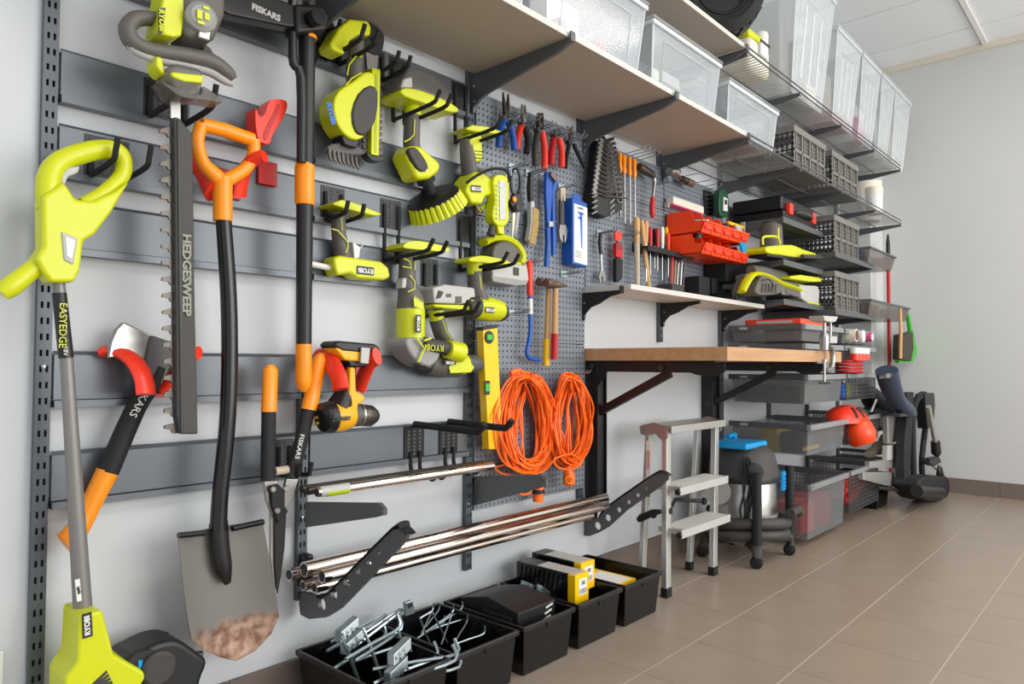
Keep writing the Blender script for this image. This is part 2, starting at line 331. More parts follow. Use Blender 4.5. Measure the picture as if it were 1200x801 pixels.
# empty hooks low down with long rods
for px,l,tp in ((475,'left',(568,505)),(516,'right',(600,498))):
    x=wx(px,530,.03); z=RZ[5]+.012; t=th('double_hook','empty black hook with a long rod beside the yellow spirit level, %s of the two'%l,'hook')
    ob('clip_plate',G().box(x,x+.075,-.026,-.021,z,z+.095),'matte',t)
    g=G()
    for i in range(3):
        for j in range(7): g.box(x+.01+i*.022,x+.018+i*.022,-.0275,-.026,z+.01+j*.011,z+.016+j*.011)
    ob('rib',g,'dgrey',t)
    X=x+.035; y=pt(V(X),*tp).y
    ob('long_rod',G().tube(spl([(X,-.03,z+.10),(X,y*.5,z+.097),(X,y*.85,z+.095),(X,y*.93,z+.098),(X,y,z+.118)],4),.010,8),'rubber',t)
    for k in (0,1):
        X=x+.02+k*.035
        ob('prong',G().tube(spl([(X,-.03,z+.02),(X,-.032,z-.03),(X,-.05,z-.045),(X,-.10,z-.042),(X,-.13,z-.05),(X,-.16,z-.02)],4),.006,8),'rubber',t)

# --- string trimmer
t=th('string_trimmer','lime string trimmer hanging at the far left, grey shaft, black guard','garden tool')
P=H(.13)
ob('handle_body',G().slab(P,[(44,232),(45,290),(36,304),(44,318),(54,332),(82,332),(89,318),(93,284),(106,276),(126,250),(147,214),(128,226),(104,237),(84,236),(70,215)],.055,.0275),'lime',t,.012,3)
ob('grip_loop',G().tb(P,[(57,245,13),(57,212,13),(68,191,12),(98,179,12),(128,175,11),(143,184,10),(143,205,9),(122,226,9),(98,240,9)],14,1.0,4),'lime',t)
ob('front_foot',G().tb(P,[(48,308,11),(30,322,11),(12,336,12),(2,344,9)],12,.9,3),'lime',t)
ob('trigger',G().slab(P,[(70,206),(78,197),(92,195),(90,203),(78,208),(74,218),(70,216)],.02,.01),'lgrey',t,.003)
pn=ob('side_panel',G().slab(P,[(66,273),(85,281),(80,312),(69,306)],.01,.031),'lgrey',t,.003); ob('inset',G().slab(P,[(70,279),(82,284),(78,306),(72,302)],.004,.033),'white',pn,.001)
ob('shaft',G().tb(P,[(69,332,6.5),(78,420,7),(97,712,10)],14),'shaft',t)
sl=ob('shaft_sleeve',G().tb(P,[(69.5,343,7.6),(77.5,419,8)],14),'black',t)
text('EASYEDGE',pt(H(.145),73.5,381),(.0,0,-1),(1,0,0),.018,'lime',sl)
text('18V',pt(H(.145),76.8,411),(.0,0,-1),(1,0,0),.011,'white',sl)
sticker(t,H(.15),91.5,691,.042,.008,'ryobi',rot=96,bg='white',fg='black',nm='shaft_label')
hb=ob('motor_housing',G().slab(P,[(83,713),(110,707),(123,758),(140,768),(158,778),(160,786),(150,800),(150,840),(66,840),(66,786),(80,766)],.10,.05),'lime',t,.018,3)
g=G()
for k in range(5): g.slab(P,[(92+k*5,796-k*1),(114+k*2,776+k*4),(115+k*2,778.5+k*4),(94+k*5,798.5-k*1)],.004,.052)
ob('vent_slots',g,'gripd',hb)
sticker(t,H(.181),102,732,.045,.016,'RYOBI',rot=94)
gd=ob('guard',G().slab(P,cat([(138,776),(158,759),(185,747),(205,747),(228,762),(236,772),(228,795),(225,830),(180,850),(140,840)],3,True),.10,.03),'black',t,.02,3)
ob('tab',G().tb(H(.10),[(190,746,4),(197,744,4)],8),'black',gd); ob('tab',G().tb(H(.14),[(225,768,5),(236,767,5)],8),'black',gd)
ob('spool_knob',G().lathe(pt(H(.15),182,780),(0,-1,0),[(0,.036),(.02,.034),(.025,.028)],24),'gripd',gd)
ob('dial_ring',G().lathe(pt(H(.15),165,783),(0,-1,0),[(0,.04),(.012,.038),(.0125,.03)],24),'black',gd)
for a,c in ((155,'yellow'),(160,'sky'),(158,'red')): pass
g=G().slab(H(.165),[(158,790),(166,785),(164,800),(154,806)],.003); ob('warning_label',g,'yellow',gd); ob('warning_label',G().slab(H(.165),[(162,774),(167,773),(167,782),(163,783)],.003),'sky',gd)

# --- axe on red hooks
t=th('axe','axe hanging head up, black shaft with a flared orange end','axe'); P=H(.06)
ob('shaft',G().tb(P,[(186,430,9),(176,452,10),(158,480,11),(126,553,12)],12,1.2,3),'matte',t)
ob('grip_end',G().tb(P,[(126,552,12.4),(112,580,11.5),(98,608,11.5),(84,630,14),(76,637,15)],14,1.1,3),'orange',t)
ob('head_sleeve',G().slab(P,[(174,392),(193,399),(206,400),(200,425),(186,452),(172,446),(166,424)],.035,.017),'dgrey',t,.006)
ob('blade',G().slab(P,[(143,377),(174,391),(180,396),(170,424),(150,418),(124,420),(128,400),(134,386)],.018,.009),'steel',t,.004)
text('FISKARS',pt(H(.087),166,468),(-.47,0,-.88),(.88,0,-.47),.022,'white',t)
def red_hook(P1,P2,r,label,base,m='red'):
    t=th('padded_hook',label,'hook'); b=base
    ob('back_plate',G().box(b[0]-.03,b[0]+.03,-.030,-.022,b[1]-.02,b[1]+.05),'redd',t,.003)
    for p in (P1,P2):
        if p: ob('cradle',G().tube(spl(p,4),[(r*1.0,r*.55)]*(4*(len(p)-1)+1),10,flat=(0,-1,0)),m,t)
    return t
def W3(l): return [pt(H(d),x,y) for x,y,d in l]
red_hook(W3([(120,412,.03),(136,411,.05),(156,422,.09),(168,442,.12),(171,462,.13)]),W3([(232,413,.11),(222,420,.09),(205,440,.05),(188,456,.03)]),.022,'red padded double hook holding the axe head',(wx(175,450),.80))
# --- spade
t=th('spade','spade hanging by an orange D-handle, black shaft, rust-tipped blade','spade'); P=H(.13)
ob('handle_bar',G().tb(P,[(236,146,8),(262,152,8.5),(296,164,8)],14),'orange',t)
ob('handle_side',G().tb(P,[(236,146,8),(232,165,7),(238,190,7.5),(252,205,9),(261,214,9)],12,1,3),'orange',t)
ob('handle_side',G().tb(P,[(297,164,8),(297,180,7),(288,197,7.5),(273,207,8),(261,214,9)],12,1,3),'orange',t)
ob('socket',G().tb(P,[(261,208,11),(261,259,11)],16),'orange',t)
ob('shaft',G().tb(P,[(262,258,9),(268,350,9.5),(269,430,9.5),(266,500,9.5),(258,580,9.5),(256,620,10)],14,1,4),'gloss',t)
def sheet(Lp,Rp,pl,n,sag,tk,nr=None):
    g=G(); rows=[]; m=len(Lp)
    for i in range(m):
        a=pt(pl,*Lp[i]); b=pt(pl,*Rp[i]); rows.append([a.lerp(b,k/n)+Vector((0,sag*(1-(2*k/n-1)**2)*min(1,(b-a).length/.14),0)) for k in range(n+1)])
    vs=[p for r in rows for p in r]+[p+Vector((0,tk,0)) for r in rows for p in r]; N=m*(n+1); fs=[]
    for i in range(m-1):
        for k in range(n):
            a=i*(n+1)+k; fs+=[(a,a+n+1,a+n+2,a+1),(a+N,a+1+N,a+n+2+N,a+n+1+N)]
    for i in range(m-1):
        a=i*(n+1); fs+=[(a,a+N,a+n+1+N,a+n+1)]; a+=n; fs+=[(a,a+n+1,a+n+1+N,a+N)]
    for k in range(n): a=k; fs.append((a,a+1,a+1+N,a+N)); a=(m-1)*(n+1)+k; fs.append((a,a+N,a+1+N,a+1))
    return g.add(vs,fs)
ob('blade',sheet([(209,628),(214,680),(220,725),(224,748),(240,762),(258,770),(275,774)],[(308,611),(317,660),(325,706),(327,722),(318,742),(300,762),(277,774)],P,12,.022,.004),'spade',t)
ob('tread',G().tb(P,[(209,627,3.5),(240,624,3.5)],8,1.4),'gloss',t); ob('tread',G().tb(P,[(272,619,3.5),(308,611,3.5)],8,1.4),'gloss',t)
ob('blade_socket',G().tb(H(.125),[(256,612,11),(258,640,11),(262,665,10),(267,683,4)],14,.8,3),'black',t)
red_hook(W3([(226,168,.03),(229,185,.05),(240,205,.08),(249,225,.12)]),W3([(310,183,.15),(297,187,.13),(285,203,.10),(280,230,.08)]),.026,'red padded double hook behind the orange D-handle of the spade',(wx(262,205),1.27))
t=th('padded_hook','bright red curved cradle hook between the spade handle and the long pole','hook')
ob('back_plate',G().box(wx(296,150),wx(318,150),-.034,-.022,1.30,1.36),'redd',t,.003)
ob('cradle',G().slab(H(.09),cat([(296,128),(301,138),(307,134),(313,119),(330,119),(333,127),(327,142),(316,160),(312,170),(300,166),(296,148)],3,True),.045,.015),'red',t,.008,3)
ob('groove',G().slab(H(.107),cat([(309,160),(313,148),(322,130),(325,122),(328,124),(324,136),(317,152),(312,164)],2,True),.003),'redd',t)
# --- hedge trimmer
t=th('hedge_trimmer','grey and lime hedge trimmer hanging nose down with a black blade cover','hedge trimmer'); P=H(.17)
ob('rear_body',G().slab(P,[(186,-16),(215,-16),(205,48),(196,50),(181,46),(176,40)],.07,.035),'lime',t,.012,3)
pl_=ob('name_panel',G().slab(H(.2055),[(185.5,10),(194,9),(192,36),(186,42)],.002),'black',t); text('RYOBI',pt(H(.207),189.6,24),(.05,0,-1),(1,0,.05),.0155,'lime',pl_,bold=.0005)
gb=ob('gearbox',G().slab(P,[(205,-16),(256,-16),(254,25),(241,56),(206,50)],.09,.045),'grip',t,.016,3)
c=pt(H(.222),236,20); ob('end_cap',G().lathe(c,(-.15,-1,0),[(-.015,.031),(.004,.030),(.008,.024),(.010,.022)],24),'grey',t)
for dx,dz,a,b in ((-.009,-.002,.010,.018),(.006,-.001,.010,.014),(.004,.016,.012,.006),(-.006,-.018,.014,.006)): ob('emblem_bar',G().box(c.x+dx-a/2,c.x+dx+a/2,c.y-.014,c.y-.009,c.z+dz-b/2,c.z+dz+b/2),'lime',t)
ob('clip',G().slab(P,[(221,40),(235,43),(233,56),(220,52)],.01,.052),'alu',t,.003)
ob('front_handle',G().tb(P,[(182,22,8),(160,22,9),(149,34,9.5),(156,50,9.5),(178,60,9.5),(215,66,10.5),(245,73,10.5),(265,86,9),(272,94,6)],14,1.3,4),'grip',t)
ob('handle_underside',G().tb(P,[(150,50,4),(160,60,5),(182,69,5),(215,76,5),(245,84,5),(262,94,4.5),(273,99,3)],10,1.3,3),'lgrey',t)
ob('rear_arm',G().slab(P,[(244,46),(252,52),(266,76),(250,72),(240,60)],.03,-.02),'gripd',t,.006)
ob('neck',G().slab(P,[(178,68),(186,70),(190,92),(184,88),(178,80)],.05,.02),'lime',t,.006)
ob('nose_housing',G().slab(P,[(192,78),(229,86),(228,118),(210,122),(196,116),(188,98)],.08,.04),'smoke',t,.014,3)
ob('lime_band',G().slab(P,[(190,90),(229,94),(228,104),(206,102),(192,97)],.084,.043),'lime',t,.005)
ob('hand_shield',G().slab(P,cat([(178,100),(192,112),(205,120),(228,122),(250,126),(246,118),(228,106),(226,116),(205,112)],2,True),.05,.04),'smoke',t,.006)
ob('bar',G().slab(P,[(200,118),(212,118),(212,142),(200,138)],.006,.0),'steel',t,.001)
cv=ob('blade_cover',G().slab(P,[(201,138),(208,140),(223,160),(225,330),(229,508),(208,508),(204,484)],.028,.014),'gripd',t,.004)
ob('cover_ridge',G().slab(P,[(204,142),(207,143),(211,505),(208,505)],.004,.017),'black',cv)
text('HEDGESWEEP',pt(H(.1875),218.5,322),(.02,0,-1),(1,0,.02),.0235,'lgrey2',cv,bold=.001,sx=1.15)
y=148
while y<500:
    x=201+(y-148)*.016
    ob('tooth',G().slab(P,[(x,y),(x-5,y+1),(x-13,y+3),(x-14,y+7),(x-6,y+8),(x-4,y+12),(x,y+13)],.006,.0),'dsteel',t); y+=19.3
# --- long pole tool
t=th('weed_puller','long black pole tool hanging vertically with orange collar and orange grip','garden tool'); P=H(.13)
ob('pole',G().tb(P,[(360,40,9.5),(358,195,10)],16),'black',t); ob('collar',G().tb(P,[(358,193,11),(357,198,11.4),(357,238,11.4),(357,240,10.5)],16),'orange',t)
ob('lower_pole',G().tb(P,[(357,239,9.6),(356,405,9)],16),'black',t)
ob('grip',G().tb(P,[(356,403,9.4),(356,445,9.4),(356,453,8),(356,459,3)],16),'orange',t)
ob('pull_rod',G().tb(H(.15),[(343,38,4.5),(343,55,5),(344,75,5.5),(353,92,6),(353,190,5.5)],10,1,3),'black',t)
ob('ring',G().tb(P,[(361,42,10),(361,46,10)],16),'orange',t)
hd=ob('head_bar',G().slab(P,[(238,-14),(300,-6),(342,9),(350,12),(346,36),(330,34),(290,26),(262,20),(244,4)],.04,.02),'black',t,.006)
text('FISKARS',pt(H(.1515),312,15),(1,0,-.04),(0,0,1),.020,'lgrey',hd,bold=.001)
ob('joint',G().slab(P,[(338,8),(372,10),(380,24),(376,40),(340,44)],.06,.03),'black',t,.01)
ob('knob',G().lathe(pt(H(.17),368,22),(0,-1,0),[(0,.02),(.02,.018),(.022,.012)],16),'rubber',t); ob('pedal',G().tb(P,[(366,8,7),(369,42,7)],10),'rubber',t)
for x in (351,366): ob('claw',G().slab(P,[(x-4,14),(x+4,14),(x+2,-12),(x,-14)],.006),'steel',t)
t=th('hook_rack','black hook rack on the top rail behind the pole tool','rack')
x0=wx(250,10,.03); x1=wx(388,50,.03); ob('rack_bar',G().box(x0,x1,-.045,-.024,1.70,1.77),'black',t,.004)
for k in range(9):
    x=x0+(x1-x0)*(k+.5)/9; ob('peg',G().tube([(x,-.04,1.74),(x,-.09,1.735),(x,-.10,1.755)],.006,6),'rubber',t)
# --- garden shears
t=th('hedge_shears','garden shears hanging points down with two long orange grips','shears'); P=H(.10)
ob('grip',G().tb(P,[(317,427,4),(317,433,9),(315,482,9.5)],14,.8),'orange',t); ob('grip',G().tb(P,[(377,414,4),(375,421,9),(362,480,10)],14,.8),'orange',t)
ob('handle',G().tb(P,[(315,480,8.8),(314,562,9)],14,.8),'matte',t); h2=ob('handle',G().tb(P,[(362,478,8.5),(352,520,8.5),(341,560,8.5)],14,.8),'matte',t)
text('FISKARS',pt(H(.123),351,523),(-.22,0,-.95),(.95,0,-.22),.017,'white',h2)
ob('buffer',G().tb(P,[(322,552,5),(337,550,5)],10),'beige',t)
ob('shank',G().slab(P,[(308,563),(324,563),(327,590),(318,604),(311,585)],.012,.006),'steel',t,.002); ob('shank',G().slab(P,[(333,560),(347,560),(341,582),(334,592),(328,600),(326,590)],.012,.012),'steel',t,.002)
ob('pivot_plate',G().slab(P,[(314,568),(323,566),(330,575),(330,592),(334,598),(322,612),(315,592)],.012,.016),'matte',t,.002)
for x,y in ((320,573),(335,572),(325,598)): ob('bolt',G().lathe(pt(H(.118),x,y),(0,-1,0),[(0,.008),(.003,.006)],10),'steel',t)
ob('blade',G().slab(P,[(316,600),(322,600),(323,690),(320,680),(316,650)],.006,.004),'steel',t); ob('blade',G().slab(P,[(320,602),(333,600),(331,640),(327,672),(323,694),(320,660)],.006,.010),'black',t)

# --- lime cordless tools : shared bits
def foot(t,P,ps,th_=.06,m='lime',nm='battery_foot'):
    l=min(ps,key=lambda p:p[0]); r=max(ps,key=lambda p:p[0]); ch=lambda x:l[1]+(r[1]-l[1])*(x-l[0])/(r[0]-l[0])
    ps=[(x,y if y<ch(x) else ch(x)+(y-ch(x))*.35) for x,y in ps]
    return ob(nm,G().slab(P,ps,th_,th_/2),m,t,.008,3)
def line(t,P,ps,off,r=.0012): return ob('lime_line',G().tube([pt(H(P[1]+off),*p) for p in ps],r,5),'lime',t)
# glue gun
t=th('glue_gun','lime glue gun hanging upside down with a white glue stick','glue gun'); P=H(0.0550)
foot(t,P,[(381,240),(392,236),(408,240),(438,252),(437,260),(430,263),(408,257),(383,247)],.07)
gp=ob('grip',G().tb(P,[(396,250,8),(397,275,8),(402,302,9.5)],14,1.2),'grip',t)
line(gp,P,[(389,268),(396,270),(407,283),(408,288),(405,296)],.026,.002); line(gp,P,[(400,256),(401,270)],.022)
ob('trigger',G().slab(P,[(411,283),(420,290),(419,302),(413,304)],.02,.01),'white',t,.003); ob('wire',G().tube(spl([pt(P,425,287),pt(P,419,296),pt(P,420,305)],4),.0015,6),'white',t)
ob('body',G().slab(P,[(384,303),(392,300),(412,303),(440,307),(449,314),(451,326),(443,329),(413,327),(404,321),(389,324),(386,317)],.055,.0275),'lime',t,.008,3)
ob('nozzle',G().tb(P,[(449,319,5),(453,320,3),(458,322,1.5)],10),'gripd',t); ob('glue_stick',G().tb(P,[(364,309,3.6),(388,314,3.6)],12),'white',t)
sticker(t,H(0.0830),428,317,.055,.022,'RYOBI',rot=180)
# grass shear
t=th('grass_shear','lime and grey grass shear hanging with a silver comb blade','shear'); P=H(0.0850)
ob('battery_cap',G().slab(P,[(402,26),(424,28),(428,36),(427,46),(414,44),(403,52),(396,68),(382,62),(379,55),(390,36)],.06,.03),'lime',t,.012,3)
ob('grip',G().tb(P,[(416,38,8),(418,60,9),(415,82,9.5),(420,104,13)],14,1.1,3),'grip',t)
bd=ob('body',G().slab(P,cat([(382,126),(388,110),(404,100),(420,88),(430,92),(431,118),(427,148),(416,165),(404,166),(392,157),(384,142)],2,True),.07,.035),'lime',t,.012,3)
ob('inner_cover',G().slab(P,cat([(402,136),(410,114),(424,104),(433,112),(430,145),(418,162),(406,158)],2,True),.07,.042),'gripd',bd,.01,3)
text('RYOBI',pt(H(0.1210),388,133),(.3,0,-.95),(.95,0,.3),.019,'bluec',bd,bold=.001)
for q in ([(407,88),(409,76),(417,66),(424,66)],[(405,100),(412,92),(422,86),(430,88)]): line(t,P,q,.028,.002)
ob('blade_mount',G().slab(P,[(393,160),(416,166),(412,176),(398,172)],.05,.025),'black',t,.005)
ob('comb_bar',G().slab(P,cat([(382,172),(395,168),(418,172),(424,182),(400,180),(384,180)],2,True),.02,.01),'smoke',t,.003)
for k in range(7): x=385+k*5.3; y=176+k*1.6; ob('comb_tooth',G().tube(spl([pt(H(0.0950),x,y-2),pt(H(0.0950),x+1,y+8),pt(H(0.0950),x+4,y+13)],3),[.004]*4+[.0035,.003,.002],6),'dsteel',t)
# shrub blade
t=th('shrub_blade','lime shrubber blade with dark teeth hanging beside the grass shear','blade'); P=H(0.0650)
ob('mount_plate',G().slab(P,cat([(421,32),(430,28),(444,38),(447,50),(442,66),(428,62),(420,48)],2,True),.03,.015),'matte',t,.004); ob('bolt',G().lathe(pt(H(0.0810),439,48),(0,-1,0),[(0,.012),(.004,.010),(.005,.004)],14),'rubber',t)
ob('bracket_plate',G().slab(P,[(426,60),(441,64),(439,84),(428,82)],.01,.01),'steel',t)
ob('rail_bar',G().slab(P,[(432,81),(442,83),(440,184),(431,182)],.022,.016),'lime',t,.002)
ob('rail_slot',G().slab(P,[(435.5,88),(438.5,89),(437,180),(434.5,180)],.002,.0175),'limed',t)
for k in range(11):
    y=106+k*7.3
    for s_ in (-1,1): xx=437+s_*4; ob('tooth',G().slab(P,[(xx,y-3),(xx+s_*7,y-2),(xx+s_*7,y+2),(xx,y+3)],.008,.0),'dsteel',t)
ob('end_guard',G().slab(P,cat([(424,180),(434,184),(445,183),(446,188),(440,191),(430,189)],2,True),.03,.02),'black',t,.004)
# scrubber
t=th('power_scrubber','lime power scrubber hanging with clear dust lid and round bristle brush','scrubber'); P=H(0.0750)
foot(t,P,cat([(456,112),(464,108),(482,111),(505,120),(523,130),(524,138),(516,144),(500,141),(480,133),(462,126)],2,True),.10)
ob('clear_lid',G().slab(P,cat([(458,110),(462,93),(472,86),(488,87),(504,98),(517,112),(521,127),(500,118),(480,111)],2,True),.085,.042),'smoke',t,.012,3)
ob('lid_cap',G().slab(P,[(458,107),(461,97),(471,94),(472,108)],.05,.047),'lgrey',t,.006)
ob('collar',G().tb(P,[(484,126,10),(483,137,10)],14),'lime',t)
gp=ob('grip',G().tb(P,[(483,136,9),(482,168,9.2),(484,178,9.5)],14,1.2),'grip',t); line(gp,P,[(486,140),(485,158),(480,163),(474,166)],.026,.002)
ob('head_body',G().slab(P,[(471,173),(484,173),(508,194),(506,204),(495,212),(480,213),(466,184)],.075,.0375),'lime',t,.014,3)
ob('head_pad',G().slab(P,cat([(466,180),(474,176),(482,184),(490,198),(485,204),(477,200)],2,True),.02,.048),'gripd',t,.006)
sticker(t,H(0.1150),496,193,.036,.016,'RYOBI',rot=133)
a=Vector((.46,.10,-.62)).normalized(); c=pt(H(0.0750),498,208)
ob('neck',G().lathe(c-a*.02,a,[(0,.022),(.02,.022),(.021,.028),(.035,.028),(.036,.018),(.075,.016)],18),'matte',t)
c2=c+a*.052; ob('brush_plate',G().lathe(c2,a,[(0,.03),(.004,.074),(.012,.083),(.016,.083)],32),'black',t)
br=ob('brush_core',G().lathe(c2,a,[(.016,.074),(.045,.076)],28),'limed',t)
u=a.orthogonal().normalized(); w_=a.cross(u); g=G()
for k in range(30):
    an=2*math.pi*k/30; d=u*math.cos(an)+w_*math.sin(an); p0=c2+a*.014+d*.077; p1=c2+a*.058+d*.087; g.tube([p0,p1],[.0072,.0094],6)
for r_,nn in ((.05,20),(.03,12)):
    for k in range(nn):
        an=2*math.pi*k/nn; d=u*math.cos(an)+w_*math.sin(an); g.tube([c2+a*.04+d*r_,c2+a*.056+d*r_],[.007,.008],6)
stuff(ob('bristles',g,'lime',t))
# inflator
t=th('inflator','lime inflator with a looped black hose hanging at the pegboard edge','inflator'); P=H(0.0700)
foot(t,P,[(537,153),(545,149),(562,151),(584,158),(576,164),(562,163),(545,161),(538,158)],.07)
ob('neck',G().slab(P,[(543,158),(559,160),(560,190),(551,192),(545,186)],.05,.025),'lime',t,.008)
for k in range(3): ob('neck_slot',G().slab(P,[(550,178+k*4),(558,179+k*4),(558,180+k*4),(550,179+k*4)],.002,.026),'gripd',t)
ob('grip',G().tb(P,[(546,164,7),(548,185,8),(551,206,9)],14,1.3),'grip',t)
ob('body',G().slab(P,[(547,203),(557,203),(577,219),(576,229),(560,232),(557,241),(544,240),(537,226),(540,212)],.07,.035),'lime',t,.01,3)
ob('body_cover',G().slab(P,[(549,196),(560,199),(566,212),(556,204)],.06,.03),'grip',t,.006)
ob('hose',G().tube(spl([pt(H(0.1100),547,214),pt(H(0.1200),560,205),pt(H(0.1300),577,198),pt(H(0.1300),592,199),pt(H(0.1200),596,208),pt(H(0.1100),590,221),pt(H(0.0900),578,228)],5),.0045,8),'rubber',t)
ob('valve_clip',G().tube([pt(H(0.0700),558,240),pt(H(0.0700),563,248)],.004,8),'brass',t); ob('valve_lever',G().tb(P,[(563,246,3),(571,238,2.5)],8),'limed',t)
sticker(t,H(0.1080),558,221,.042,.020,'RYOBI',rot=188)
# work light
t=th('work_light','lime bar-shaped work light with a long clear lens on the pegboard','work light'); P=H(.10)
ob('frame',G().slab(P,cat([(573,214),(577,206),(586,206),(592,214),(591,240),(592,256),(588,265),(578,265),(572,254),(575,236)],2,True),.04,.02),'lime',t,.006)
ob('lens',G().slab(P,[(579,212),(587,214),(587,258),(580,259)],.006,.024),'lens',t,.002)
g=G()
for k in range(8): g.lathe(pt(H(.125),583,217+k*5.5),(0,-1,0),[(0,.004),(.002,.003)],8)
ob('diodes',g,'white',t)
ob('foot',G().slab(P,[(579,264),(587,264),(588,276),(581,274)],.03,.015),'lime',t,.004); ob('swivel',G().tb(P,[(577,265,4),(575,276,5)],10),'gripd',t)
for x in (575,596): ob('hanger',G().tube([pt(H(.03),x,196),pt(H(.10),x+3,196),pt(H(.10),x+3,206)],.0025,6),'zinc',t)
# impact driver
t=th('impact_driver','lime impact driver hanging upside down, bit pointing right','driver'); P=H(0.0900)
foot(t,P,cat([(541,304),(550,301),(562,301),(585,306),(592,311),(580,312),(560,311),(543,309)],2,True),.07)
ob('neck',G().tb(P,[(556,309,9),(556,322,7.5)],12,1.2),'lime',t); gp=ob('grip',G().tb(P,[(556,318,7.5),(557,335,8),(562,352,10)],14,1.3),'grip',t); line(gp,P,[(562,322),(564,338),(569,346),(566,352),(552,352)],.027,.0018)
ob('motor_rear',G().tb(P,[(546,361,10),(549,360,13),(558,360,14)],18,1.1),'gripd',t); bd=ob('motor_body',G().tb(P,[(556,360,14),(572,362,14.5),(584,364,12.5)],18,1.1),'lime',t)
ob('nose',G().tb(P,[(583,365,12),(589,366,10)],16,1.1),'gripd',t); ob('chuck',G().tb(P,[(588,367,6),(594,368,4.5)],12),'rust',t); ob('bit',G().tb(P,[(594,368,1.8),(603,369,1.3)],8),'steel',t)
sticker(t,H(0.1320),574,363,.040,.017,'RYOBI',rot=180)
# fan-like tool with battery
t=th('battery_tool','round grey and lime tool sitting on its grey battery, behind the impact driver','power tool'); P=H(0.0520)
ob('drum',G().slab(P,cat([(573,289),(582,284),(592,285),(601,294),(603,306),(590,311),(575,310),(570,300)],2,True),.08,.03),'grip',t,.01,3)
ob('arch',G().tb(P,[(566,284,5),(578,279,5),(592,280,5),(604,288,5),(610,300,5.5),(608,309,5)],10,1.6,3),'lime',t); ob('collar',G().tb(P,[(570,308,4),(590,311,5),(607,310,4)],10,1.6),'lime',t)
bt=ob('battery',G().slab(P,[(566,313),(574,308),(608,312),(610,330),(596,333),(568,330)],.08,.04),'lgrey',t,.006); ob('battery_base',G().slab(P,[(565,324),(609,330),(606,335),(594,336),(567,331)],.07,.042),'grey',t,.004)
ob('battery_latch',G().slab(P,[(591,314),(597,315),(597,324),(591,323)],.004,.043),'gripd',bt)
# angle grinder
t=th('angle_grinder','lime angle grinder hanging head down with a tubular side handle','grinder'); P=H(0.0750)
foot(t,P,cat([(462,290),(468,285),(482,284),(498,287),(516,292),(512,299),(492,298),(466,297)],2,True),.08)
gp=ob('grip',G().tb(P,[(478,296,9.5),(477,320,9.5),(477,338,11)],16,1.1),'grip',t)
for q in ([(472,302),(480,306),(482,314),(472,312)],[(480,322),(486,330),(486,338),(478,342)],[(487,300),(486,316)]): line(gp,P,q,.03,.002)
ob('switch',G().slab(P,[(467,326),(472,326),(471,338),(466,338)],.03,.02),'lgrey',t,.003)
ob('motor_upper',G().tb(P,[(478,336,11),(481,350,15),(481,364,16)],18,1.1),'grip',t); bd=ob('motor_body',G().tb(P,[(481,362,16.4),(481,396,16.4)],18,1.1),'lime',t)
g=G()
for k in range(5): g.slab(H(0.1200),[(485+k*2.2,350+k*1.5),(487+k*2.2,346+k*1.5),(488+k*2.2,358+k),(486+k*2.2,360+k)],.003)
ob('vent',g,'lime',t)
sticker(t,H(0.1240),490,379,.050,.018,'RYOBI',rot=90)
ob('gear_head',G().slab(P,cat([(465,396),(498,396),(506,404),(503,420),(492,430),(478,424),(468,412)],2,True),.09,.045),'grey',t,.014,3)
ob('wheel_guard',G().lathe(pt(H(0.0950),498,416),(.2,-1,.2),[(-.02,.042),(.0,.045),(.012,.040)],26),'gripd',t)
hh=ob('side_handle',G().tb(H(0.1150),[(495,402,8),(528,409,8.6)],16),'gripd',t); ob('handle_ring',G().tb(H(0.1200),[(524,409,11),(540,413,12)],18),'lime',t); ob('ring_bore',G().tb(H(0.1200),[(538,412.6,9),(540.6,413.2,9)],18),'limed',t)
text('RYOBI',pt(H(0.1370),509,407),(-1,0,.02),(0,0,-1),.026,'lime',hh)
for q in ([(488,396),(497,408),(490,424)],[(497,399),(505,396)]): line(t,P,q,.055,.0035)
# drill with battery behind
t=th('cordless_drill','lime and grey drill hanging by its big grey battery left of the level','drill'); P=H(0.0650)
bt=ob('battery',G().slab(P,[(497,338),(512,334),(546,338),(548,354),(530,357),(499,356)],.08,.04),'lgrey',t,.006); ob('battery_slot',G().slab(P,[(503,341),(509,343),(505,350),(500,351)],.004,.042),'black',bt); ob('battery_mark',G().slab(P,[(512,345),(518,345),(518,349),(512,349)],.003,.041),'dgrey',bt); ob('battery_latch',G().slab(P,[(523,348),(530,348),(530,356),(523,356)],.004,.042),'dgrey',bt)
foot(t,P,[(497,357),(545,358),(546,364),(520,368),(500,367)],.08)
ob('neck',G().tb(P,[(511,364,9),(512,376,8.5)],12,1.1),'lime',t); gp=ob('grip',G().tb(P,[(512,374,8.5),(517,392,8),(526,404,7)],14,1.3),'grip',t); line(gp,P,[(519,374),(523,388),(529,398)],.027,.0018)
ob('motor_body',G().tb(P,[(500,425,13),(515,427,15),(535,427,15)],18,1.1),'grip',t); ob('badge_panel',G().slab(P,[(514,430),(520,420),(536,420),(544,430),(540,436),(516,437)],.004,.046),'lime',t,.002)
sticker(t,H(0.1150),527,424.5,.045,.014,'RYOBI',rot=180,bg='black')
ob('clutch',G().tb(P,[(534,427,14),(544,426,12)],16),'lime',t); ob('chuck',G().tb(P,[(543,426,11),(556,426,10.5),(563,427,7)],16),'dgrey',t); ob('bit',G().tb(P,[(563,427,2),(577,428,1)],8),'steel',t)
